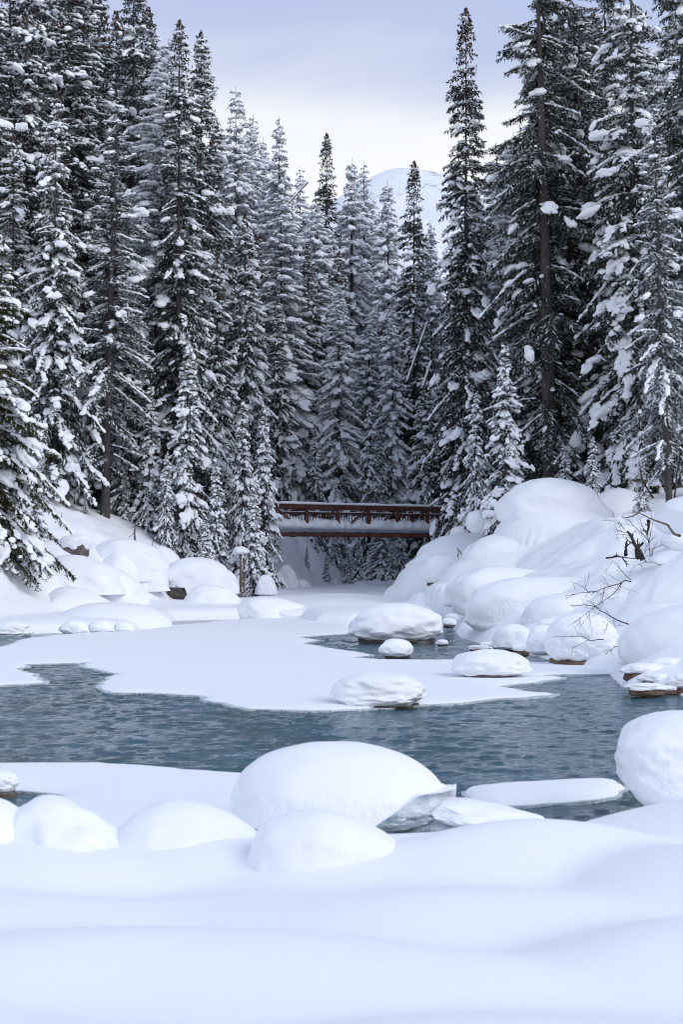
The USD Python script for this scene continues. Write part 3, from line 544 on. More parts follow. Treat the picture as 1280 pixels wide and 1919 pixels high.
def conifer(name, seed, Ht, R, cb=0.06, nb=300, p=0.8, up=0.35, droop=0.75, irr=0.45, twig=0.11, dens=34, nl=0.13, hang=0.35, crumbs=0.5, med=1.0, big=0.25, bigs=1.0,
            trunk=0.16, leaf='needles_dark', cones=0, gap=0.3, deadwood=0, lean=0.0, tl=1.0, bare=0.0, load=0.5, fr=1.0):
    rng = np.random.default_rng(seed)
    root = '/World/kind_' + name
    stage.CreateClassPrim(root)
    def trunk_at(z):
        t = np.maximum(z / Ht, 0)
        return np.stack([lean * Ht * t ** 1.5 + 0.05 * np.sin(t * 5 + seed) * trunk * 4, 0.04 * np.sin(t * 6 + 2 * seed) * trunk * 4, z], -1)
    zz = np.linspace(-0.4, Ht, 18)
    tr = trunk * np.clip(1 - zz / Ht, 0.03, 1) ** 0.85 * (1 + 0.25 * np.exp(-np.maximum(zz, 0) / 0.4))
    wood = []; stem = tube(trunk_at(zz), tr, 9)
    ax = [];  # branch axes
    NV, SN_o, SN_m, SN_b = [], [], [], []
    az = rng.uniform(0, 6.28)
    ts = np.sort(rng.uniform(0, 1, nb) ** 0.92) * 0.985
    for t in ts:
        az += 2.4 + rng.uniform(-0.5, 0.5)
        z0 = Ht * (cb + (1 - cb) * t)
        clump = meshkit.noise(np.array([[math.cos(az) * 1.3 + seed * 9.1, math.sin(az) * 1.3, z0 / (0.065 * Ht)]]), seed)[0]
        if clump < gap * rng.uniform(0.6, 1.3): continue
        if bare and -math.sin(az) > 0.25 and rng.uniform() < bare: continue
        L = R * ((1 - t) ** p * min(1.0, 0.62 + 3.2 * t) + 0.03) * (1 - irr + 2 * irr * (0.65 * clump + 0.35 * rng.uniform()))
        L = max(L, 0.12)
        d = np.array([math.cos(az), math.sin(az), 0]); perp = np.array([-d[1], d[0], 0])
        a = up * (t - 0.45) * 1.6 + rng.uniform(-0.45, 0.32); b = droop * (1.05 - 0.75 * t) * rng.uniform(0.6, 1.3)
        bend = rng.uniform(-0.25, 0.25)
        def P(s):
            s = np.asarray(s, float)[..., None]
            return trunk_at(np.array(z0)) + d * L * s * 0.96 + perp * bend * L * s * s + np.array([0, 0, 1.0]) * L * (a * s - b * s * s + 0.25 * b * s ** 3)
        def T(s):
            s = np.asarray(s, float)[..., None]
            return unit(d + perp * 2 * bend * s + np.array([0, 0, 1.0]) * (a - 2 * b * s + 0.75 * b * s * s))
        sv = np.linspace(0, 1, 4)
        wood.append(tube(P(sv), np.array([1, 0.7, 0.45, 0.15]) * (0.012 + 0.011 * L) * (trunk / 0.16) ** 0.4, 3))
        # side twigs
        k = max(3, int(L / twig))
        s = np.concatenate([rng.uniform(0.10, 1.0, k), rng.uniform(0.10, 1.0, k), [0.97]])
        sg = np.concatenate([np.ones(k), -np.ones(k), [0]])
        tl_ = np.clip((0.10 + 0.36 * L * (1.05 - s) ** 0.7) * rng.uniform(0.6, 1.2, len(s)), 0.08, 0.75) * tl
        tb = P(s); td = unit(T(s) * rng.uniform(0.5, 0.9, (len(s), 1)) + perp * sg[:, None] * rng.uniform(0.5, 1.0, (len(s), 1)) + np.array([0, 0, -1]) * (hang * rng.uniform(0.2, 1.6, (len(s), 1))))
        # needles along twigs
        cnt = np.maximum(2, (tl_ * dens * 0.8 * rng.uniform(0.7, 1.2, len(s)))).astype(int)
        idx = np.repeat(np.arange(len(s)), cnt)
        uu = rng.uniform(0, 1, len(idx))
        q = tb[idx] + td[idx] * (tl_[idx] * uu)[:, None]
        q[:, 2] -= 0.12 * tl_[idx] * uu ** 2
        nd = unit(td[idx] * 0.75 + unit(rng.normal(size=(len(idx), 3))) * 0.85 + np.array([0, 0, -0.12]))
        nlen = 1.1 * nl * rng.uniform(0.6, 1.35, len(idx))
        sd_ = unit(np.cross(nd, unit(rng.normal(size=(len(idx), 3))))) * (nlen * 0.17)[:, None]
        NV.append(np.stack([q - sd_, q + sd_, q + nd * nlen[:, None]], 1).reshape(-1, 3))
        # snow crumbs lying on twigs
        pick = rng.uniform(size=len(s)) < crumbs
        if pick.any():
            ii = np.flatnonzero(pick)
            uu = rng.uniform(0.35, 0.75, len(ii))
            q = tb[ii] + td[ii] * (tl_[ii] * uu)[:, None] + [0, 0, 0.022]
            q[:, 2] -= 0.12 * tl_[ii] * uu ** 2
            sz = rng.uniform(0.020, 0.055, len(ii)) * fr
            SN_o.append((q, np.stack([tl_[ii] * rng.uniform(0.22, 0.5, len(ii)), sz, sz * 0.8], -1), unit(td[ii] + rng.normal(0, 0.15, (len(ii), 3)))))
        # snow lying in one long load on the back of the bough
        if L > 0.25 and rng.uniform() < load:
            n_ = int(2 + L / 0.16); sm = rng.uniform(0.15, 0.4) + (1.02 - 0.2) * np.linspace(0, 1, n_) ** 0.9; sm = sm[sm < 1.04]
            sz = (0.045 + 0.028 * min(L, 2.4)) * rng.uniform(0.55, 1.35, len(sm)) * fr
            q = P(sm) + perp * rng.normal(0, 0.03 + 0.02 * L, (len(sm), 1)); q[:, 2] += 0.03
            SN_m.append((q, np.stack([np.maximum(0.075 * np.ones(len(sm)), sz * 1.5), sz * rng.uniform(0.9, 1.5, len(sm)), sz * rng.uniform(0.6, 1.0, len(sm))], -1), T(sm)))
        # medium lumps along the branch
        nm = rng.poisson(med * (0.6 + 1.7 * L))
        if nm:
            sm = rng.uniform(0.25, 1.02, nm)
            iw = rng.integers(0, len(s), nm); uw = rng.uniform(0.2, 1.0, nm)
            q = tb[iw] + td[iw] * (tl_[iw] * uw)[:, None] + [0, 0, 0.035]; sm = s[iw]
            sz = 0.05 + 0.10 * rng.uniform(0, 1, nm) ** 2.2
            SN_m.append((q, np.stack([sz * rng.uniform(1.0, 1.8, nm), sz, sz * rng.uniform(0.6, 0.95, nm)], -1), td[iw]))
        # big pillows: a chain of overlapping lumps on the outer half of the branch
        if rng.uniform() < big * (0.4 + 1.2 * clump) and L > 0.3:
            nk = rng.integers(1, 6); c0 = rng.uniform(0.4, 1.0)
            sm = np.clip(c0 + rng.normal(0, 0.10, nk), 0.2, 1.06)
            sz = (0.07 + np.clip(0.10 * L, 0.02, 0.20) * rng.uniform(0.3, 1.15, nk) ** 1.3) * bigs
            q = P(sm) + perp * rng.normal(0, 0.07 + 0.06 * L, (nk, 1)); q[:, 2] += sz * 0.2
            SN_b.append((q, np.stack([sz * rng.uniform(0.9, 1.7, nk), sz * rng.uniform(0.8, 1.2, nk), sz * rng.uniform(0.6, 1.0, nk)], -1), unit(T(sm) + rng.normal(0, 0.35, (nk, 3)))))
    for k in range(deadwood):   # bare dead limbs low on the trunk
        z0 = Ht * rng.uniform(0.03, cb + 0.25); a = rng.uniform(0, 6.28); L = rng.uniform(0.5, 1.6)
        d = np.array([math.cos(a), math.sin(a), rng.uniform(-0.5, 0.1)]); s = np.linspace(0, 1, 5)[:, None]
        pts = trunk_at(np.array(z0)) + d * L * s + np.array([0, 0, -0.35]) * L * s ** 2 + rng.normal(0, 0.03, (5, 3)) * s
        wood.append(tube(pts, np.linspace(0.022, 0.006, 5), 4))
    nv = np.vstack(NV)
    usdkit.mesh(stage, root + '/trunk', stem, LOOK['bark'], smooth=True)
    tag(usdkit.mesh(stage, root + '/limbs', cat(wood), LOOK['bark'], smooth=True).GetPrim(), kind='stuff')
    tag(usdkit.mesh(stage, root + '/crown', (nv, np.arange(len(nv)).reshape(-1, 3)), LOOK[leaf]).GetPrim(), kind='stuff')
    j = lambda L_: tuple(np.vstack([x[i] for x in L_]) for i in range(3)) if L_ else (np.zeros((0, 3)),) * 3
    bp_, bs_, ba_ = j(SN_b); bl = bs_[:, 1] > 0.15
    parts = [blobs(rng, *j(SN_o), 'oct', 0.25), blobs(rng, *j(SN_m), 'ico0', 0.2), blobs(rng, bp_[~bl], bs_[~bl], ba_[~bl], 'ico1', 0.2), blobs(rng, bp_[bl], bs_[bl], ba_[bl], 'ico2', 0.30)]
    parts = [x for x in parts if len(x[0])]
    tag(usdkit.mesh(stage, root + '/snow', cat(parts), LOOK['tree_snow'], smooth=True).GetPrim(), kind='stuff')
    if cones:
        n = cones; t = 1 - rng.uniform(0, 1, n) ** 1.3 * 0.20
        aa = rng.uniform(0, 6.28, n); rr = R * (1 - t) ** p * rng.uniform(0.4, 1.05, n) + 0.05
        q = np.stack([rr * np.cos(aa), rr * np.sin(aa), Ht * t - rng.uniform(0, 0.2, n)], -1) + trunk_at(Ht * t) * [1, 1, 0]
        tag(usdkit.mesh(stage, root + '/cones', cat([blobs(rng, q, np.tile([0.085, 0.045, 0.045], (n, 1)) * rng.uniform(0.7, 1.2, (n, 1)), np.tile([0.15, 0.1, -1.0], (n, 1)), 'oct', 0.1)]), LOOK['cones'], smooth=True).GetPrim(), kind='stuff')
    cloud = np.vstack([nv[::3]] + [x[0][::7] for x in parts]); CLOUD[name] = cloud[rng.integers(0, len(cloud), 5000)]
    KIND[name] = (Ht, R)
    TRIS[name] = len(nv) // 3 + sum(len(x[1]) for x in parts)
KIND, TRIS, CLOUD = {}, {}, {}
conifer('spire_a', 1, 25, 2.0, cb=0.03, nb=420, p=0.66, droop=0.85, big=0.20, med=0.4, crumbs=0.45, cones=260, dens=36, irr=0.6, hang=0.5, load=0.30)
conifer('spire_b', 2, 25, 2.4, cb=0.04, nb=420, p=0.70, droop=0.80, big=0.24, med=0.5, crumbs=0.6, cones=160, dens=34, irr=0.65, hang=0.45, load=0.45)
conifer('pine_a', 3, 24, 3.0, cb=0.12, nb=340, p=0.65, up=0.3, droop=0.5, big=0.12, med=0.5, crumbs=0.85, dens=26, gap=0.33, irr=0.65, trunk=0.26, deadwood=26, leaf='needles_blue', bare=0.6, hang=0.3, load=0.5)
conifer('tall_a', 4, 33, 3.4, cb=0.10, nb=440, p=0.5, up=0.25, droop=0.65, big=0.26, bigs=1.2, med=0.4, crumbs=0.45, dens=32, gap=0.38, irr=0.7, trunk=0.44, deadwood=60, nl=0.15, bare=0.62, hang=0.45, load=0.4)
conifer('tall_b', 5, 33, 3.1, cb=0.10, nb=420, p=0.5, up=0.25, droop=0.6, big=0.18, bigs=1.1, med=0.4, crumbs=0.55, dens=32, gap=0.36, irr=0.7, trunk=0.36, deadwood=70, nl=0.15, bare=0.62, hang=0.45, load=0.4)
conifer('laden_a', 6, 11, 1.65, cb=0.03, nb=260, p=0.8, droop=0.95, big=0.60, bigs=0.95, med=0.8, crumbs=0.8, dens=34, nl=0.11, twig=0.09, irr=0.6, trunk=0.10, hang=0.5, load=0.75)
conifer('laden_b', 7, 11, 1.45, cb=0.04, nb=240, p=0.75, droop=1.05, big=0.62, bigs=0.95, med=0.8, crumbs=0.8, dens=34, nl=0.11, twig=0.09, irr=0.65, trunk=0.10, hang=0.5, load=0.75)
conifer('frosted_a', 8, 22, 2.2, cb=0.05, nb=370, p=0.72, droop=0.75, big=0.30, med=0.7, crumbs=1.0, dens=22, irr=0.6, leaf='needles_frost', nl=0.13, hang=0.45, load=0.95, fr=1.5)
conifer('frosted_b', 9, 22, 2.1, cb=0.08, nb=330, p=0.66, droop=0.6, big=0.22, med=0.7, crumbs=1.0, dens=22, irr=0.65, gap=0.32, leaf='needles_frost', nl=0.13, deadwood=16, load=0.95, fr=1.5)
conifer('frosted_c', 10, 22, 2.5, cb=0.03, nb=380, p=0.76, droop=0.95, big=0.42, bigs=1.05, med=0.8, crumbs=0.95, dens=24, irr=0.6, leaf='needles_frost', nl=0.13, hang=0.5, load=0.95, fr=1.5)
conifer('heavy_a', 11, 18, 2.0, cb=0.03, nb=330, p=0.70, droop=1.0, big=0.42, bigs=0.95, med=0.8, crumbs=0.75, dens=34, irr=0.7, cones=120, hang=0.55, load=0.6)
conifer('olive_a', 12, 15, 3.2, cb=0.0, nb=320, p=0.7, up=0.3, droop=0.8, big=0.45, bigs=1.15, med=0.6, crumbs=0.6, dens=40, nl=0.12, irr=0.6, gap=0.25, leaf='needles_olive', hang=0.4, load=0.5)
print('tree triangles', TRIS, sum(TRIS.values()))

TREES, SPECS = [], []   # every trunk's place, to keep the forest from growing into itself
rt = np.random.default_rng(77)
def tree(kind, x, y, height, label, group=None, wide=1.0, rot=None, tilt=(0, 0), name='snowy_spruce', z=None):
    z = float(H([x], [y])[0]) if z is None else z
    SPECS.append(dict(kind=kind, x=float(x), y=float(y), z=z - 0.1, k=height / KIND[kind][0], wide=wide, rot=float(rt.uniform(0, 360) if rot is None else rot), tilt=tilt, label=label, group=group, name=name))
    TREES.append((x, y, KIND[kind][1]))
def plant(t):
    xf = UsdGeom.Xform.Define(stage, numbered('/World/' + t['name']))
    xf.AddTranslateOp().Set(Gf.Vec3d(t['x'], t['y'], t['z']))
    xf.AddRotateXYZOp().Set((t['tilt'][0], t['tilt'][1], t['rot']))
    xf.AddScaleOp().Set((t['k'] * t['wide'], t['k'] * t['wide'], t['k']))
    pr = xf.GetPrim()
    pr.GetReferences().AddInternalReference('/World/kind_' + t['kind'])
    pr.SetInstanceable(True)
    tag(pr, t['label'], 'pine tree' if 'pine' in t['name'] else 'spruce tree', t['group'])
def seen(specs, cell=6.0):
    """How much of each tree shows past the trees in front of it."""
    w, h = int(1280 / cell), int(1100 / cell)
    depth = np.full(w * h, 1e9); owner = np.full(w * h, -1)
    for i, t in sorted(enumerate(specs), key=lambda q: q[1]['y']):
        c, s_ = math.cos(math.radians(t['rot'])), math.sin(math.radians(t['rot']))
        p = CLOUD[t['kind']] * [t['k'] * t['wide'], t['k'] * t['wide'], t['k']]
        X = p[:, 0] * c - p[:, 1] * s_ + t['x']; Y = t['y'] + p[:, 0] * s_ + p[:, 1] * c; Z = p[:, 2] + t['z'] - EYE
        f_ = Y * cp + Z * sp_; v_ = -Y * sp_ + Z * cp
        u = ((CX + F * X / f_) / cell).astype(int); q = ((CY - F * v_ / f_) / cell).astype(int)
        ok = (u >= 0) & (u < w) & (q >= 0) & (q < h)
        idx = np.unique(q[ok] * w + u[ok]); idx = idx[owner[idx] < 0]
        owner[idx] = i
    return np.bincount(owner[owner >= 0], minlength=len(specs))
def tpx(kind, px, top, D, label, wide=1.0, pxtop=None, **kw):
    """A tree whose foot stands below the photograph's column px at distance D and whose tip reaches row top."""
    x = at(px, HZ, D)[0]
    z = float(H([x], [D])[0])
    h = zat(top, D) - z
    lean = 0 if pxtop is None else math.degrees(math.atan2((pxtop - px) * D / F, h))
    tree(kind, x, D, h, label, wide=wide, tilt=(0, lean), z=z, **kw)
# left bank, nearest first
tpx('olive_a', -34, 372, 56, 'olive green spruce hanging heavy boughs into the left edge above the snowbank', wide=1.05)
tpx('heavy_a', 100, 172, 70, 'dark snow loaded spruce with brownish top just right of the olive spruce')
tpx('pine_a', 196, 180, 71, 'sparse grey green pine with a straight dark trunk on the left slope', pxtop=214, name='snowy_pine', rot=0)
tpx('spire_b', 250, 560, 74, 'shorter dark spruce right beside the sparse pine with the visible trunk', wide=1.3)
tpx('spire_a', 330, 36, 76, 'tall dark spire with rusty cone laden tip highest against the sky on the left', wide=1.05, pxtop=322)
tpx('laden_a', 350, 640, 72, 'cone shaped young spruce white with snow above the boulder with the black hollow', wide=0.9)
tpx('spire_b', 374, 54, 88, 'slender dark spruce just right behind the tall rusty tipped spire')
tpx('heavy_a', 405, 470, 80, 'snowy spruce behind the cone shaped young spruce on the left bank', wide=0.9)
tpx('heavy_a', 458, 400, 86, 'white laden spruce with a rounded bent top left of the footbridge')
tpx('laden_b', 455, 742, 75, 'left one of two slim snow tufted spruces at the left end of the footbridge', wide=0.75)
tpx('laden_a', 494, 752, 76, 'right one of two slim snow tufted spruces, hiding the left end of the footbridge', wide=0.75)
tpx('laden_b', 425, 820, 77, 'short snow laden spruce left of the two slim tufted spruces', wide=0.9)
tpx('laden_a', 282, 720, 73, 'short spruce with a bare lower stem left of the cone shaped young spruce', wide=0.9)
tpx('tall_b', 40, -160, 82, 'tall dark spruce rising out of the top left corner', wide=0.85)
tpx('spire_b', 150, -60, 80, 'dark spruce with many snow lumps rising out of the top left of the sky', wide=1.1)
tpx('tall_b', 245, -70, 84, 'tall spruce whose boughs reach into the sky left of the rusty tipped spire', wide=0.8)
tpx('spire_a', 90, -120, 90, 'dark narrow spruce behind the brownish topped spruce reaching the top edge')
tpx('heavy_a', 20, 250, 72, 'snow lumped spruce standing behind the olive green spruce')
tpx('laden_b', 130, 800, 73, 'short snow covered spruce by the thin capped dark rock on the left slope', wide=0.8)
tpx('frosted_b', 195, 330, 86, 'frosted thin spruce just behind the sparse pine with the visible trunk')
tpx('heavy_a', 300, 330, 88, 'snow flecked spruce filling the gap left of the tall rusty tipped spire')
tpx('spire_b', -40, -150, 74, 'dark broad spruce at the left edge above the olive spruce reaching the top corner', wide=1.25)
tpx('spire_a', 12, -90, 78, 'dark spruce in the upper left corner beside the edge of the photo', wide=1.3)
tpx('heavy_a', 66, -40, 84, 'snow lumped tall spruce behind the brownish topped spruce', wide=1.1)
tpx('spire_b', 122, -110, 79, 'broad dark spruce in the upper left between brownish topped spruce and sparse pine', wide=1.2)
tpx('spire_a', 178, -30, 86, 'dark spruce whose crown fills the sky above the sparse pine', wide=1.3)
tpx('heavy_a', 212, 20, 90, 'snow lumped spruce right above the tip of the sparse pine', wide=1.15)
tpx('spire_b', 272, 10, 88, 'dark spruce closing the gap left of the tall rusty tipped spire', wide=1.1)
tpx('heavy_a', 395, 260, 92, 'snow lumped spruce right of the slender spruce behind the rusty tipped spire', wide=1.2)
tpx('spire_b', 350, 250, 94, 'dark spruce deep behind the tall rusty tipped spire', wide=1.2)
tpx('laden_a', 66, 850, 62, 'small snowy fir on the left slope beside the olive spruce', wide=1.0)
tpx('laden_b', 160, 905, 70, 'small fir with bare lower twigs just left of the sparse pine foot', wide=0.9)
tpx('laden_a', 235, 880, 73, 'small fir just right of the sparse pine foot', wide=1.0)
tpx('laden_b', 312, 840, 71, 'slim small fir behind the boulder with the black hollow', wide=0.85)
tpx('laden_b', 405, 850, 72, 'slim small fir right behind the boulder with the black hollow', wide=0.9)
tpx('laden_a', 385, 960, 70, 'tiny snowy fir at the right shoulder of the boulder with the black hollow', wide=1.2)
tpx('laden_b', 475, 905, 71, 'small dark fir at the foot of the two slim tufted spruces', wide=1.0)
tpx('laden_b', 115, 955, 66, 'tiny drooping fir beside the dark bare rock', wide=1.0)
tpx('laden_a', 592, 985, 92, 'small fir in the gorge under the second panel of the footbridge', wide=1.0)
tpx('laden_b', 630, 975, 94, 'small fir in the gorge under the middle of the footbridge', wide=1.2)
tpx('laden_a', 672, 1000, 91, 'small fir in the gorge just right of the middle of the footbridge', wide=1.1)
tpx('frosted_c', 716, 930, 93, 'wide dark fir in the gorge under the right half of the footbridge', wide=1.9)
tpx('laden_b', 752, 960, 92, 'small fir in the gorge beside the right bank pillows', wide=1.2)
tpx('laden_a', 612, 1030, 90, 'tiny snowy fir in the gorge between two taller ones under the bridge', wide=1.2)
tpx('laden_b', 652, 1020, 93, 'tiny drooping fir in the gorge under the middle post of the bridge', wide=1.2)
tpx('laden_a', 735, 1010, 90, 'small fir in the gorge in front of the wide dark one', wide=1.1)
tpx('laden_b', 690, 960, 96, 'slim fir in the gorge left of the wide dark one', wide=1.0)
tpx('laden_a', 575, 1020, 88, 'small fir on the steep gorge bank under the footbridge', wide=1.1)
tpx('laden_b', 535, 1030, 86, 'tiny fir clinging to the steep gorge bank beside the dark spruce', wide=1.1)
tpx('laden_b', 556, 1010, 90, 'tiny fir in the gorge under the left end of the footbridge', wide=1.1)
# middle, behind the footbridge
tpx('frosted_a', 440, 160, 104, 'first pointed spruce on the skyline right of the tall left spires')
tpx('frosted_b', 472, 214, 110, 'second pointed spruce on the skyline right of the tall left spires')
tpx('frosted_a', 522, 216, 106, 'straight thin topped spruce on the skyline left of centre')
tpx('frosted_b', 492, 255, 116, 'narrow spruce between the second pointed and the straight thin topped spruces')
tpx('spire_a', 612, 246, 112, 'tallest slim spire of the middle skyline')
tpx('frosted_c', 660, 294, 112, 'left one of twin snowy tops just right of the tallest middle spire')
tpx('frosted_a', 683, 300, 116, 'right one of twin snowy tops just right of the tallest middle spire')
tpx('frosted_c', 727, 334, 110, 'snowy spruce whose tip stands in front of the mountain dome')
tpx('spire_a', 777, 298, 100, 'dark narrow spire standing alone in front of the mountain')
tpx('frosted_a', 562, 310, 118, 'frosted spruce left of the tallest middle spire')
tpx('spire_b', 577, 450, 100, 'dark slim spruce with snow lumps above the left half of the footbridge')
tpx('frosted_c', 634, 520, 97, 'broad snow clad spruce standing behind the middle of the footbridge', wide=1.1)
tpx('heavy_a', 520, 560, 95, 'snow clad spruce with white pillows behind the left end of the footbridge')
tpx('laden_b', 693, 750, 94, 'thin white spruce right of the broad snow clad one behind the footbridge', wide=0.7)
tpx('frosted_c', 735, 560, 98, 'snow clad spruce behind the right half of the footbridge')
tpx('laden_a', 712, 800, 96, 'small pointed white spruce showing just above the right half of the bridge rail', wide=0.8)
tpx('frosted_a', 808, 410, 106, 'frosted spruce in the gap left of the tall right bank spire')
tpx('laden_a', 795, 700, 96, 'snow draped young spruce behind the right end of the footbridge', wide=0.9)
tpx('laden_a', 590, 800, 95, 'small snow draped spruce seen through the left half of the bridge railing', wide=0.8)
tpx('frosted_c', 760, 620, 108, 'white flecked spruce between the dark lone spire and the bridge')
# right bank
tpx('spire_a', 876, 8, 76, 'very tall narrow dark spire with reddish cones at its tip beside the open sky', wide=1.0, pxtop=870)
tpx('laden_b', 894, 726, 70, 'snow tufted young spruce at the right end of the footbridge', wide=0.75)
tpx('laden_a', 948, 638, 66, 'plump snow laden young spruce above the huge overhanging boulder', wide=0.95)
tpx('tall_a', 1040, -190, 70, 'huge spruce with thick bare trunk and shelves of snow right of the open sky', pxtop=1004, wide=0.95, rot=0)
tpx('tall_b', 1096, -230, 75, 'second huge spruce with a thin bare trunk right of the thick trunked one', pxtop=1064, wide=0.9, rot=0)
tpx('laden_b', 1112, 812, 63, 'small snow heaped sapling behind the huge overhanging boulder', wide=1.0)
tpx('heavy_a', 1192, -160, 68, 'big dark spruce with drooping snowy boughs at the upper right', wide=1.05)
tpx('pine_a', 1256, 186, 58, 'slim snow hung pine with a dark trunk close to the right edge', wide=0.8, pxtop=1228, name='snowy_pine', rot=0)
tpx('tall_a', 1300, -300, 62, 'tall dark spruce cut off by the right edge', wide=0.8)
tpx('laden_a', 1205, 850, 60, 'low snowy spruce at the foot of the slim pine on the right', wide=1.2)
tpx('spire_b', 975, 250, 84, 'dark spruce just behind and left of the thick bare trunk')
tpx('tall_b', 1140, -120, 84, 'dark spruce behind the two huge bare trunked spruces', wide=0.9)
tpx('spire_a', 1085, 20, 90, 'dark spruce seen between the two bare trunks on the right')
tpx('heavy_a', 1030, 520, 80, 'snowy spruce behind the foot of the thick bare trunk')
tpx('spire_b', 1150, 420, 76, 'shaded spruce behind the small snow heaped sapling')
tpx('laden_a', 1060, 830, 67, 'low snowy spruce in the shade between the two bare trunks', wide=1.1)
tpx('heavy_a', 1275, 420, 70, 'snowy spruce behind the slim pine at the right edge')
tpx('spire_b', 925, 420, 88, 'dark spruce between the very tall narrow spire and the thick bare trunk')
# the forest behind
SKY_X = [-400, 0, 240, 330, 400, 440, 520, 560, 610, 700, 745, 790, 840, 900, 950, 1040, 1300, 1700]
SKY_Y = [-300, -250, -40, 150, 190, 230, 290, 340, 330, 370, 430, 450, 430, 330, 180, 0, -250, -300]
ks = ['frosted_a', 'heavy_a', 'frosted_c', 'spire_b', 'frosted_b', 'frosted_c', 'frosted_a', 'frosted_c']
zone = {0: ('snow flecked spruce packed in the dense forest of the left bank', 'forest spruces of the left bank'),
        1: ('frosted spruce packed in the dense forest behind the footbridge', 'forest spruces behind the footbridge'),
        2: ('dark spruce packed in the shady forest of the right bank', 'forest spruces of the right bank')}
n_fill = 0
for tries in range(6000):
    if n_fill >= 290: break
    D = rt.uniform(70, 150) if tries % 3 else rt.uniform(84, 118)
    px = rt.uniform(-140, 1420)
    x = at(px, HZ, D)[0]
    if D < 93 and 395 < px < 900: continue
    if D < 78 and 330 < px < 930: continue
    top0 = np.interp(px, SKY_X, SKY_Y)
    if any((x - a) ** 2 + (D - b) ** 2 < 2.1 ** 2 for a, b, r in TREES): continue
    z = float(H([x], [D])[0])
    zn = 0 if px < 420 else 2 if px > 880 else 1
    hmax = zat(top0, D) - z
    h = min(hmax, rt.uniform(17, 30) + 9 * (zn != 1)) * rt.uniform(0.74, 1.0)
    if h < 7: continue
    kk = ks[rt.integers(len(ks))] if zn == 1 else ['spire_b', 'heavy_a', 'spire_a', 'frosted_c', 'heavy_a', 'tall_b', 'frosted_b'][rt.integers(7)]
    tree(kk, x, D, h, zone[zn][0], zone[zn][1], wide=rt.uniform(1.05, 1.5), z=z, tilt=(rt.uniform(-2, 2), rt.normal(0, 2.2)), name='forest_spruce')
    n_fill += 1
ANCHOR = [(-10, 'olive green spruce at the left edge'), (104, 'brownish topped spruce on the left'), (206, 'sparse grey green pine'), (326, 'tall rusty tipped left spire'), (440, 'first pointed skyline spruce'),
          (522, 'straight thin topped skyline spruce'), (612, 'tallest middle spire'), (672, 'twin snowy tops'), (777, 'dark lone spire'), (873, 'very tall narrow right spire'), (948, 'plump young right bank spruce'),
          (1020, 'thick trunked right spruce'), (1080, 'thin trunked right spruce'), (1192, 'big drooping upper right spruce'), (1240, 'slim pine near the right edge')]
ORD = ['nearest', 'second nearest', 'third nearest', 'fourth nearest', 'fifth nearest', 'sixth nearest', 'seventh nearest', 'eighth nearest', 'ninth nearest', 'tenth nearest', 'eleventh nearest', 'twelfth nearest']
LOOKS_LIKE = {'frosted_a': 'finely frosted', 'frosted_b': 'finely frosted', 'frosted_c': 'thickly frosted', 'spire_a': 'dark slim', 'spire_b': 'dark slim', 'heavy_a': 'snow lumped', 'tall_b': 'tall gaunt', 'tall_a': 'tall gaunt'}
vis = seen(SPECS)
keep = [t for t, n in zip(SPECS, vis) if t['group'] is None or n >= 5]
rank = {}
for t in keep:
    if t['group'] is None: continue
    px = CX + F * t['x'] / t['y']
    ax_, short = min(ANCHOR, key=lambda q: abs(q[0] - px))
    rank.setdefault((short, px < ax_, LOOKS_LIKE[t['kind']]), []).append((abs(px - ax_), t))
for (short, left, look_), ts in rank.items():
    for k, (dist, t) in enumerate(sorted(ts, key=lambda q: q[0])):
        t['label'] = f"{look_} forest spruce behind and {'left' if left else 'right'} of the {short}" if len(ts) == 1 else f"{ORD[k]} {look_} forest spruce {'left' if left else 'right'} behind the {short}"
for t in keep: plant(t)
print('trees', len(SPECS), 'kept', len(keep))
# ------------------------------------------------------------------ footbridge
def ridge(n, x0, x1, half, base, top, seed, rag=0.3):
    """A lumpy bar of snow along x from x0 to x1; half: half widths, base: z below, top: snow depth."""
    rng = np.random.default_rng(seed)
    xs = np.linspace(x0, x1, n); m = 12
    a = np.linspace(0, np.pi, m)
    prof = np.stack([-np.cos(a), np.sin(a) ** 0.55], -1)
    X = np.repeat(xs[:, None], m, 1)
    q = np.stack([X * 2.1, np.tile(prof[:, 0], (n, 1)) * 0.8, np.tile(prof[:, 1], (n, 1)) * 0.8], -1)
    k = 1 + rag * 2 * (meshkit.fbm(q + seed, 4, seed) - 0.5)
    Y = prof[None, :, 0] * half * (1 + rag * 0.5 * (k - 1)); Z = base + prof[None, :, 1] * top * k
    v = np.stack([X, Y + 0 * X, Z], -1).reshape(-1, 3)
    i, j = np.meshgrid(np.arange(n - 1), np.arange(m - 1), indexing='ij')
    f = np.stack([i * m + j, (i + 1) * m + j, (i + 1) * m + j + 1, i * m + j + 1], -1).reshape(-1, 4)
    f = np.vstack([f[:, [0, 1, 2]], f[:, [0, 2, 3]]])
    caps = [[0, c + 1, c] for c in range(1, m - 1)] + [[(n - 1) * m, (n - 1) * m + c, (n - 1) * m + c + 1] for c in range(1, m - 1)]
    bottom = np.array([[r * m, r * m + m - 1, (r + 1) * m + m - 1] for r in range(n - 1)] + [[r * m, (r + 1) * m + m - 1, (r + 1) * m] for r in range(n - 1)])
    return v, np.vstack([f, np.array(caps), bottom])
P0, P1 = at(512, 1000, 80.0), at(842, 1000, 85.8)
yaw = math.atan2(P1[1] - P0[1], P1[0] - P0[0]); span = math.hypot(P1[0] - P0[0], P1[1] - P0[1])
bp = thing('footbridge', 'rusty brown steel truss footbridge heaped with snow spanning the gorge between the spruces', 'footbridge', (P0[0], P0[1], 0))
UsdGeom.Xform(stage.GetPrimAtPath(bp)).AddRotateZOp().Set(math.degrees(yaw))
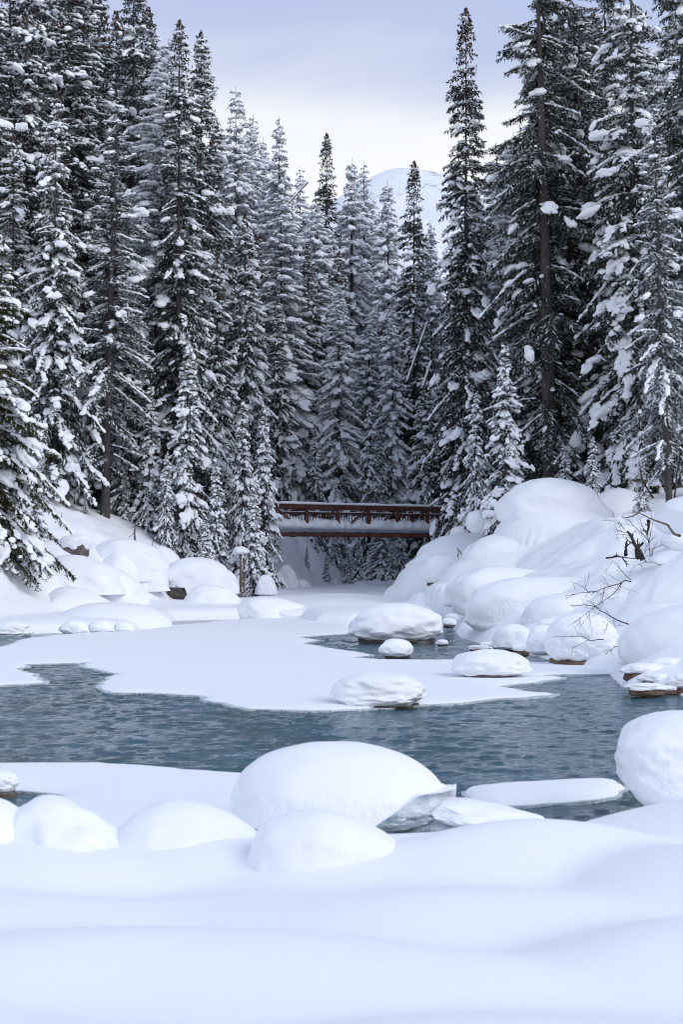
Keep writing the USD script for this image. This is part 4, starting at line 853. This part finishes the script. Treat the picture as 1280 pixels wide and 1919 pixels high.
XA, XB, WID = -3.4, span + 2.6, 1.75
ZT, ZH, ZD, ZB = 5.56, 5.20, 4.18, 3.96     # top chord, hand rail, deck edge, bottom chord
pan = 2.05; posts = [0.10 + pan * k for k in range(-1, 8)]
for side, yy in ((0, 0.0), (1, WID)):
    obj('top_chord', cat([box(((XA + XB) / 2, yy, ZT), (XB - XA, 0.16, 0.16)), box(((XA + XB) / 2, yy, ZT + 0.095), (XB - XA, 0.24, 0.028)), box(((XA + XB) / 2, yy, ZT - 0.095), (XB - XA, 0.22, 0.028))]), 'rust_steel', bp, False)
    obj('bottom_chord', cat([box(((XA + XB) / 2, yy, ZB), (XB - XA, 0.15, 0.18)), box(((XA + XB) / 2, yy, ZB - 0.105), (XB - XA, 0.22, 0.03))]), 'rust_steel', bp, False)
    obj('handrail', box(((XA + XB) / 2, yy + (0.10 if side == 0 else -0.10), ZH), (XB - XA, 0.06, 0.07)), 'dark_steel', bp, False)
    obj('edge_panel', box(((XA + XB) / 2, yy + (-0.09 if side == 0 else 0.09), ZD), (XB - XA, 0.03, 0.17)), 'grey_steel', bp, False)
    for k, x in enumerate(posts):
        obj('post', cat([box((x, yy, (ZT - 0.14 + ZB - 0.15) / 2), (0.19, 0.17, ZT - 0.14 - ZB + 0.15)), box((x, yy - 0.0, ZB - 0.02), (0.30, 0.19, 0.26))]), 'rust_steel', bp, False)
        obj('bolt_plate', box((x, yy + (-0.10 if side == 0 else 0.10), ZT), (0.34, 0.035, 0.16)), 'dark_steel', bp, False)
        if k + 1 < len(posts):
            a, b = (x + 0.1, ZB + 0.1), (x + pan - 0.1, ZT - 0.14)
            if k == 1: a, b = (a[0], b[1]), (b[0], a[1])
            L = math.hypot(b[0] - a[0], b[1] - a[1]); th = math.atan2(b[1] - a[1], b[0] - a[0])
            v, f = box((0, 0, 0), (L, 0.08, 0.09))
            c, s_ = math.cos(th), math.sin(th)
            v = np.stack([v[:, 0] * c - v[:, 2] * s_ + (a[0] + b[0]) / 2, v[:, 1] + yy, v[:, 0] * s_ + v[:, 2] * c + (a[1] + b[1]) / 2], -1)
            obj('diagonal', (v, f), 'rust_steel', bp, False)
    nb_ = int((XB - XA) / 0.185)
    for k in range(nb_):
        obj('baluster', box((XA + 0.09 + 0.185 * k, yy + (0.10 if side == 0 else -0.10), (ZH - 0.035 + ZD) / 2), (0.030, 0.030, ZH - 0.035 - ZD)), 'dark_steel', bp, False)
obj('deck', box(((XA + XB) / 2, WID / 2, ZD - 0.02), (XB - XA, WID - 0.16, 0.10)), 'grey_steel', bp, False)
for x in posts:
    obj('floor_beam', box((x, WID / 2, ZB - 0.01), (0.14, WID - 0.2, 0.16)), 'rust_steel', bp, False)
v, f = ridge(260, XA, XB, 1.08, ZD + 0.05, 0.66, 5, 0.65); obj('deck_snow', (v + [0, WID / 2 - 0.02, 0], f), 'snow', bp)
for yy, sd in ((0, 7), (WID, 8)):
    v, f = ridge(160, XA, XB, 0.13, ZT + 0.107, 0.14, sd, 0.6); obj('chord_snow', (v + [0, yy, 0], f), 'snow', bp)
    v, f = ridge(200, XA, XB, 0.045, ZH + 0.036, 0.05, sd + 4, 1.2); obj('rail_snow', (v + [0, yy + (0.10 if yy == 0 else -0.10), 0], f), 'snow', bp)

# ------------------------------------------------------------------ dead wood and bare shrubs
def pxline(pts, D, jit, rng):
    d = np.cumsum(rng.normal(0, jit, len(pts)))
    return np.array([at(x, y, D + dd) for (x, y), dd in zip(pts, d - d.mean())])
def smooth_line(p, n):
    t = np.concatenate([[0], np.cumsum(np.linalg.norm(np.diff(p, axis=0), axis=1))]); t /= t[-1]
    s = np.linspace(0, 1, n)
    return np.stack([np.interp(s, t, p[:, k]) for k in range(3)], -1)
def bare_shrub(lines, D, label, r0, seed, twigs=5, jit=0.15, name='bare_shrub', catg='shrub', lookname='twig_bark', tw=0.5, conv=None):
    rng = np.random.default_rng(seed)
    t = thing(name, label, catg, (0, 0, 0))
    for ln in lines:
        th = ln[0] if not isinstance(ln[0], tuple) else 1.0
        pts = ln[1:] if not isinstance(ln[0], tuple) else ln
        p = smooth_line(pxline([conv(*q) if conv else q for q in pts], D, jit, rng), 3 * len(pts) + 2)
        p += rng.normal(0, 0.006, p.shape)
        parts = [tube(p, np.linspace(r0 * th, r0 * th * 0.35, len(p)), 5)]
        L = np.linalg.norm(np.diff(p, axis=0), axis=1).sum()
        for k in range(int(twigs * L / 1.0)):
            i = rng.integers(1, len(p) - 1); d = unit(p[i + 1] - p[i])
            dd = unit(d * 0.8 + unit(rng.normal(size=3)) * 0.9)
            l = tw * rng.uniform(0.3, 1.0); s = np.linspace(0, 1, 5)[:, None]
            q = p[i] + dd * l * s + rng.normal(0, 0.02, (5, 3)) * s + np.array([0, 0, rng.uniform(-0.1, 0.15)]) * s ** 2
            parts.append(tube(q, np.linspace(r0 * 0.45, r0 * 0.2, 5), 3))
            for kk in range(2):
                b = q[2 + kk]; d2 = unit(dd + unit(rng.normal(size=3)) * 0.8)
                parts.append(tube(b + d2 * l * 0.45 * np.linspace(0, 1, 3)[:, None], np.linspace(r0 * 0.3, r0 * 0.15, 3), 3))
        obj('branch', cat(parts), lookname, t)
    return t
cv = lambda u, v: (1000 + 0.21875 * u, 920 + 0.21875 * v)
bare_shrub([
    [(1.6), (815, 1140), (690, 1095), (530, 990), (440, 975), (350, 985), (312, 978)],
    [(1.3), (840, 775), (780, 768), (720, 800), (620, 825), (540, 860), (430, 870), (325, 887)],
    [(1.0), (760, 785), (690, 880), (600, 945), (530, 990), (450, 1050), (380, 1100), (355, 1125)],
    [(0.8), (835, 765), (740, 670), (660, 585)], [(0.7), (750, 790), (735, 850), (710, 905)], [(0.7), (605, 830), (600, 900), (560, 1000)],
    [(0.8), (480, 870), (400, 810), (320, 775)], [(0.7), (690, 1095), (690, 1140), (705, 1175)],
    [(0.6), (475, 1040), (478, 1090), (470, 1150)]], 32.0, 'bare twigs reaching left over the crumbling snow block', 0.010, 3, conv=cv, tw=0.42, twigs=7)
bare_shrub([[(1.2), (600, 1270), (480, 1280), (420, 1240), (310, 1245), (150, 1250)], [(0.8), (470, 1280), (400, 1310), (330, 1345)],
            [(1.1), (780, 1300), (690, 1340), (610, 1400)], [(0.8), (640, 1130), (620, 1190), (590, 1240)]], 31.8, 'low thin twigs hanging just above the brown rock ledge', 0.009, 5, conv=cv, tw=0.3)
bare_shrub([[(1.2), (965, 610), (910, 500), (880, 470), (840, 380)], [(1.0), (1000, 560), (985, 430), (905, 340), (800, 240), (750, 230)],
            [(1.0), (1015, 560), (1020, 500), (1100, 460), (1165, 492)], [(0.9), (995, 440), (935, 300), (890, 200)], [(0.9), (990, 430), (1010, 330), (1020, 280)],
            [(0.8), (780, 330), (740, 280), (730, 240)], [(0.8), (800, 360), (720, 340), (695, 290)], [(0.8), (950, 540), (960, 480), (1000, 440)],
            [(0.7), (1110, 635), (1000, 612), (930, 615), (845, 655)], [(0.6), (830, 380), (760, 370), (690, 375)]], 42.0, 'tangled bare shrub around the dark root below the right edge snow cap', 0.014, 7, conv=cv, tw=0.55, twigs=6)
bare_shrub([[(1.4), (940, 590), (905, 520), (865, 450), (830, 380), (805, 345)], [(1.5), (900, 575), (880, 500), (940, 440)], [(1.0), (790, 550), (790, 480), (800, 430)],
            [(0.45), (620, 575), (720, 560), (820, 575), (930, 585)], [(0.9), (985, 255), (985, 310), (970, 380)]], 42.8, 'thick dark broken root showing under the snow of the right bank', 0.065, 9, conv=cv, twigs=3, tw=0.3, name='broken_root', catg='root')
bare_shrub([[(1.0), (1255, 385), (1205, 370), (1150, 290), (1060, 258), (985, 232), (908, 187)], [(0.6), (908, 187), (850, 218), (790, 230), (755, 215)]], 41.0, 'bent brown branch arching out of the snow at the right edge', 0.045, 11, conv=cv, twigs=0.6, tw=0.4, name='bent_branch', catg='branch', lookname='dead_wood')
bare_shrub([[(1.0), (876, 1057), (866, 1040), (858, 1028)], [(0.6), (858, 1044), (859, 1034), (857, 1028)]], 62.5, 'bent grey stick leaning out of the snow pillow right of the footbridge', 0.05, 13, twigs=0, name='dead_stick', catg='stick', lookname='dead_wood')
def log(p0, p1, D0, D1, r, label, name='leaning_log', snow=True, catg='dead tree'):
    a, b = at(*p0, D0), at(*p1, D1)
    t = thing(name, label, catg, (0, 0, 0))
    n = 16; s = np.linspace(0, 1, n)[:, None]
    p = a + (b - a) * s + np.stack([np.sin(s[:, 0] * 7) * 0.03, 0 * s[:, 0], np.sin(s[:, 0] * 5) * 0.03], -1)
    obj('trunk', cat([tube(p, np.linspace(r, r * 0.45, n), 9)]), 'dead_wood', t)
    rng = np.random.default_rng(int(p0[0]))
    st = []
    for k in range(7):
        q0 = p[rng.integers(2, n - 1)]; d = unit(rng.normal(size=3)); st.append(tube(q0 + d * rng.uniform(0.15, 0.5) * np.linspace(0, 1, 3)[:, None], np.linspace(r * 0.25, r * 0.1, 3), 4))
    tag(obj('branch_stubs', cat(st), 'dead_wood', t), kind='stuff')
    if snow:
        sv = np.linspace(0.03, 0.97, 26); q = a + (b - a) * sv[:, None] + [-0.25 * r, -0.2 * r, 0.75 * r]
        sz = r * rng.uniform(0.5, 1.15, 26)
        tag(obj('snow', blobs(rng, q, np.stack([sz * 2.2, sz, sz * 0.7], -1), np.tile(unit(b - a), (26, 1)), 'ico1', 0.2), 'tree_snow', t), kind='stuff')
    return t
log((763, 715), (801, 606), 91, 92, 0.10, 'dead snow lined trunk leaning steeply right above the right half of the footbridge')
log((793, 724), (808, 680), 89, 90, 0.10, 'shorter dead trunk leaning right just beside the longer leaning one')
log((522, 404), (577, 342), 98, 99, 0.085, 'white dead trunk leaning right across the spruces below the left of the middle skyline')
def snag(px, top, foot, D, r, label, capw):
    a, b = at(px, foot, D), at(px, top, D)
    t = thing('broken_snag', label, 'tree stump', tuple(a))
    h = b[2] - a[2]; z = np.linspace(-0.5, h, 10)
    obj('trunk', tube(np.stack([0.02 * np.sin(z * 3), 0 * z, z], -1), np.linspace(r * 1.2, r * 0.8, 10), 9), 'dead_wood', t)
    if capw:
        v, f = pillow(capw, capw * 0.8, capw * 0.9, 0.3, seed=int(px), wob=0.25, sub=3); obj('snow_cap', (v + [0, 0, h - 0.06], f), 'tree_snow', t)
snag(451, 1036, 1100, 70, 0.075, 'bare broken snag post with a wide snow hat in front of the slim tufted spruces', 0.42)
snag(457, 1046, 1092, 70.6, 0.06, 'thinner broken post just behind the snow hatted snag', 0)
snag(275, 1042, 1060, 68, 0.16, 'short reddish brown stump poking out of the snow on the left slope', 0.2)
log((254, 1046), (253, 980), 68, 68, 0.07, 'thin dead sapling standing on the left slope beside the reddish stump', 'dead_sapling', False)
bare_shrub([[(1.0), (292, 1056), (278, 1050), (262, 1046)], [(0.8), (270, 1050), (284, 1024), (290, 1008)]], 67.8, 'few dead twigs beside the reddish stump on the left slope', 0.03, 17, twigs=2, tw=0.5, name='dead_twigs')
bare_shrub([[(1.0), (62, 1075), (50, 1071), (40, 1069)]], 57, 'small dead branch lying on the snow below the olive spruce', 0.03, 19, twigs=2, tw=0.3, name='fallen_branch', catg='branch')
bare_shrub([[(1.0), (1224, 934), (1213, 915), (1203, 898), (1200, 880)], [(0.8), (1264, 935), (1270, 880), (1276, 840)], [(0.7), (1213, 915), (1205, 905), (1190, 897)]], 57, 'bent bare stems beside the foot of the slim pine on the right', 0.05, 23, twigs=3, tw=0.6)
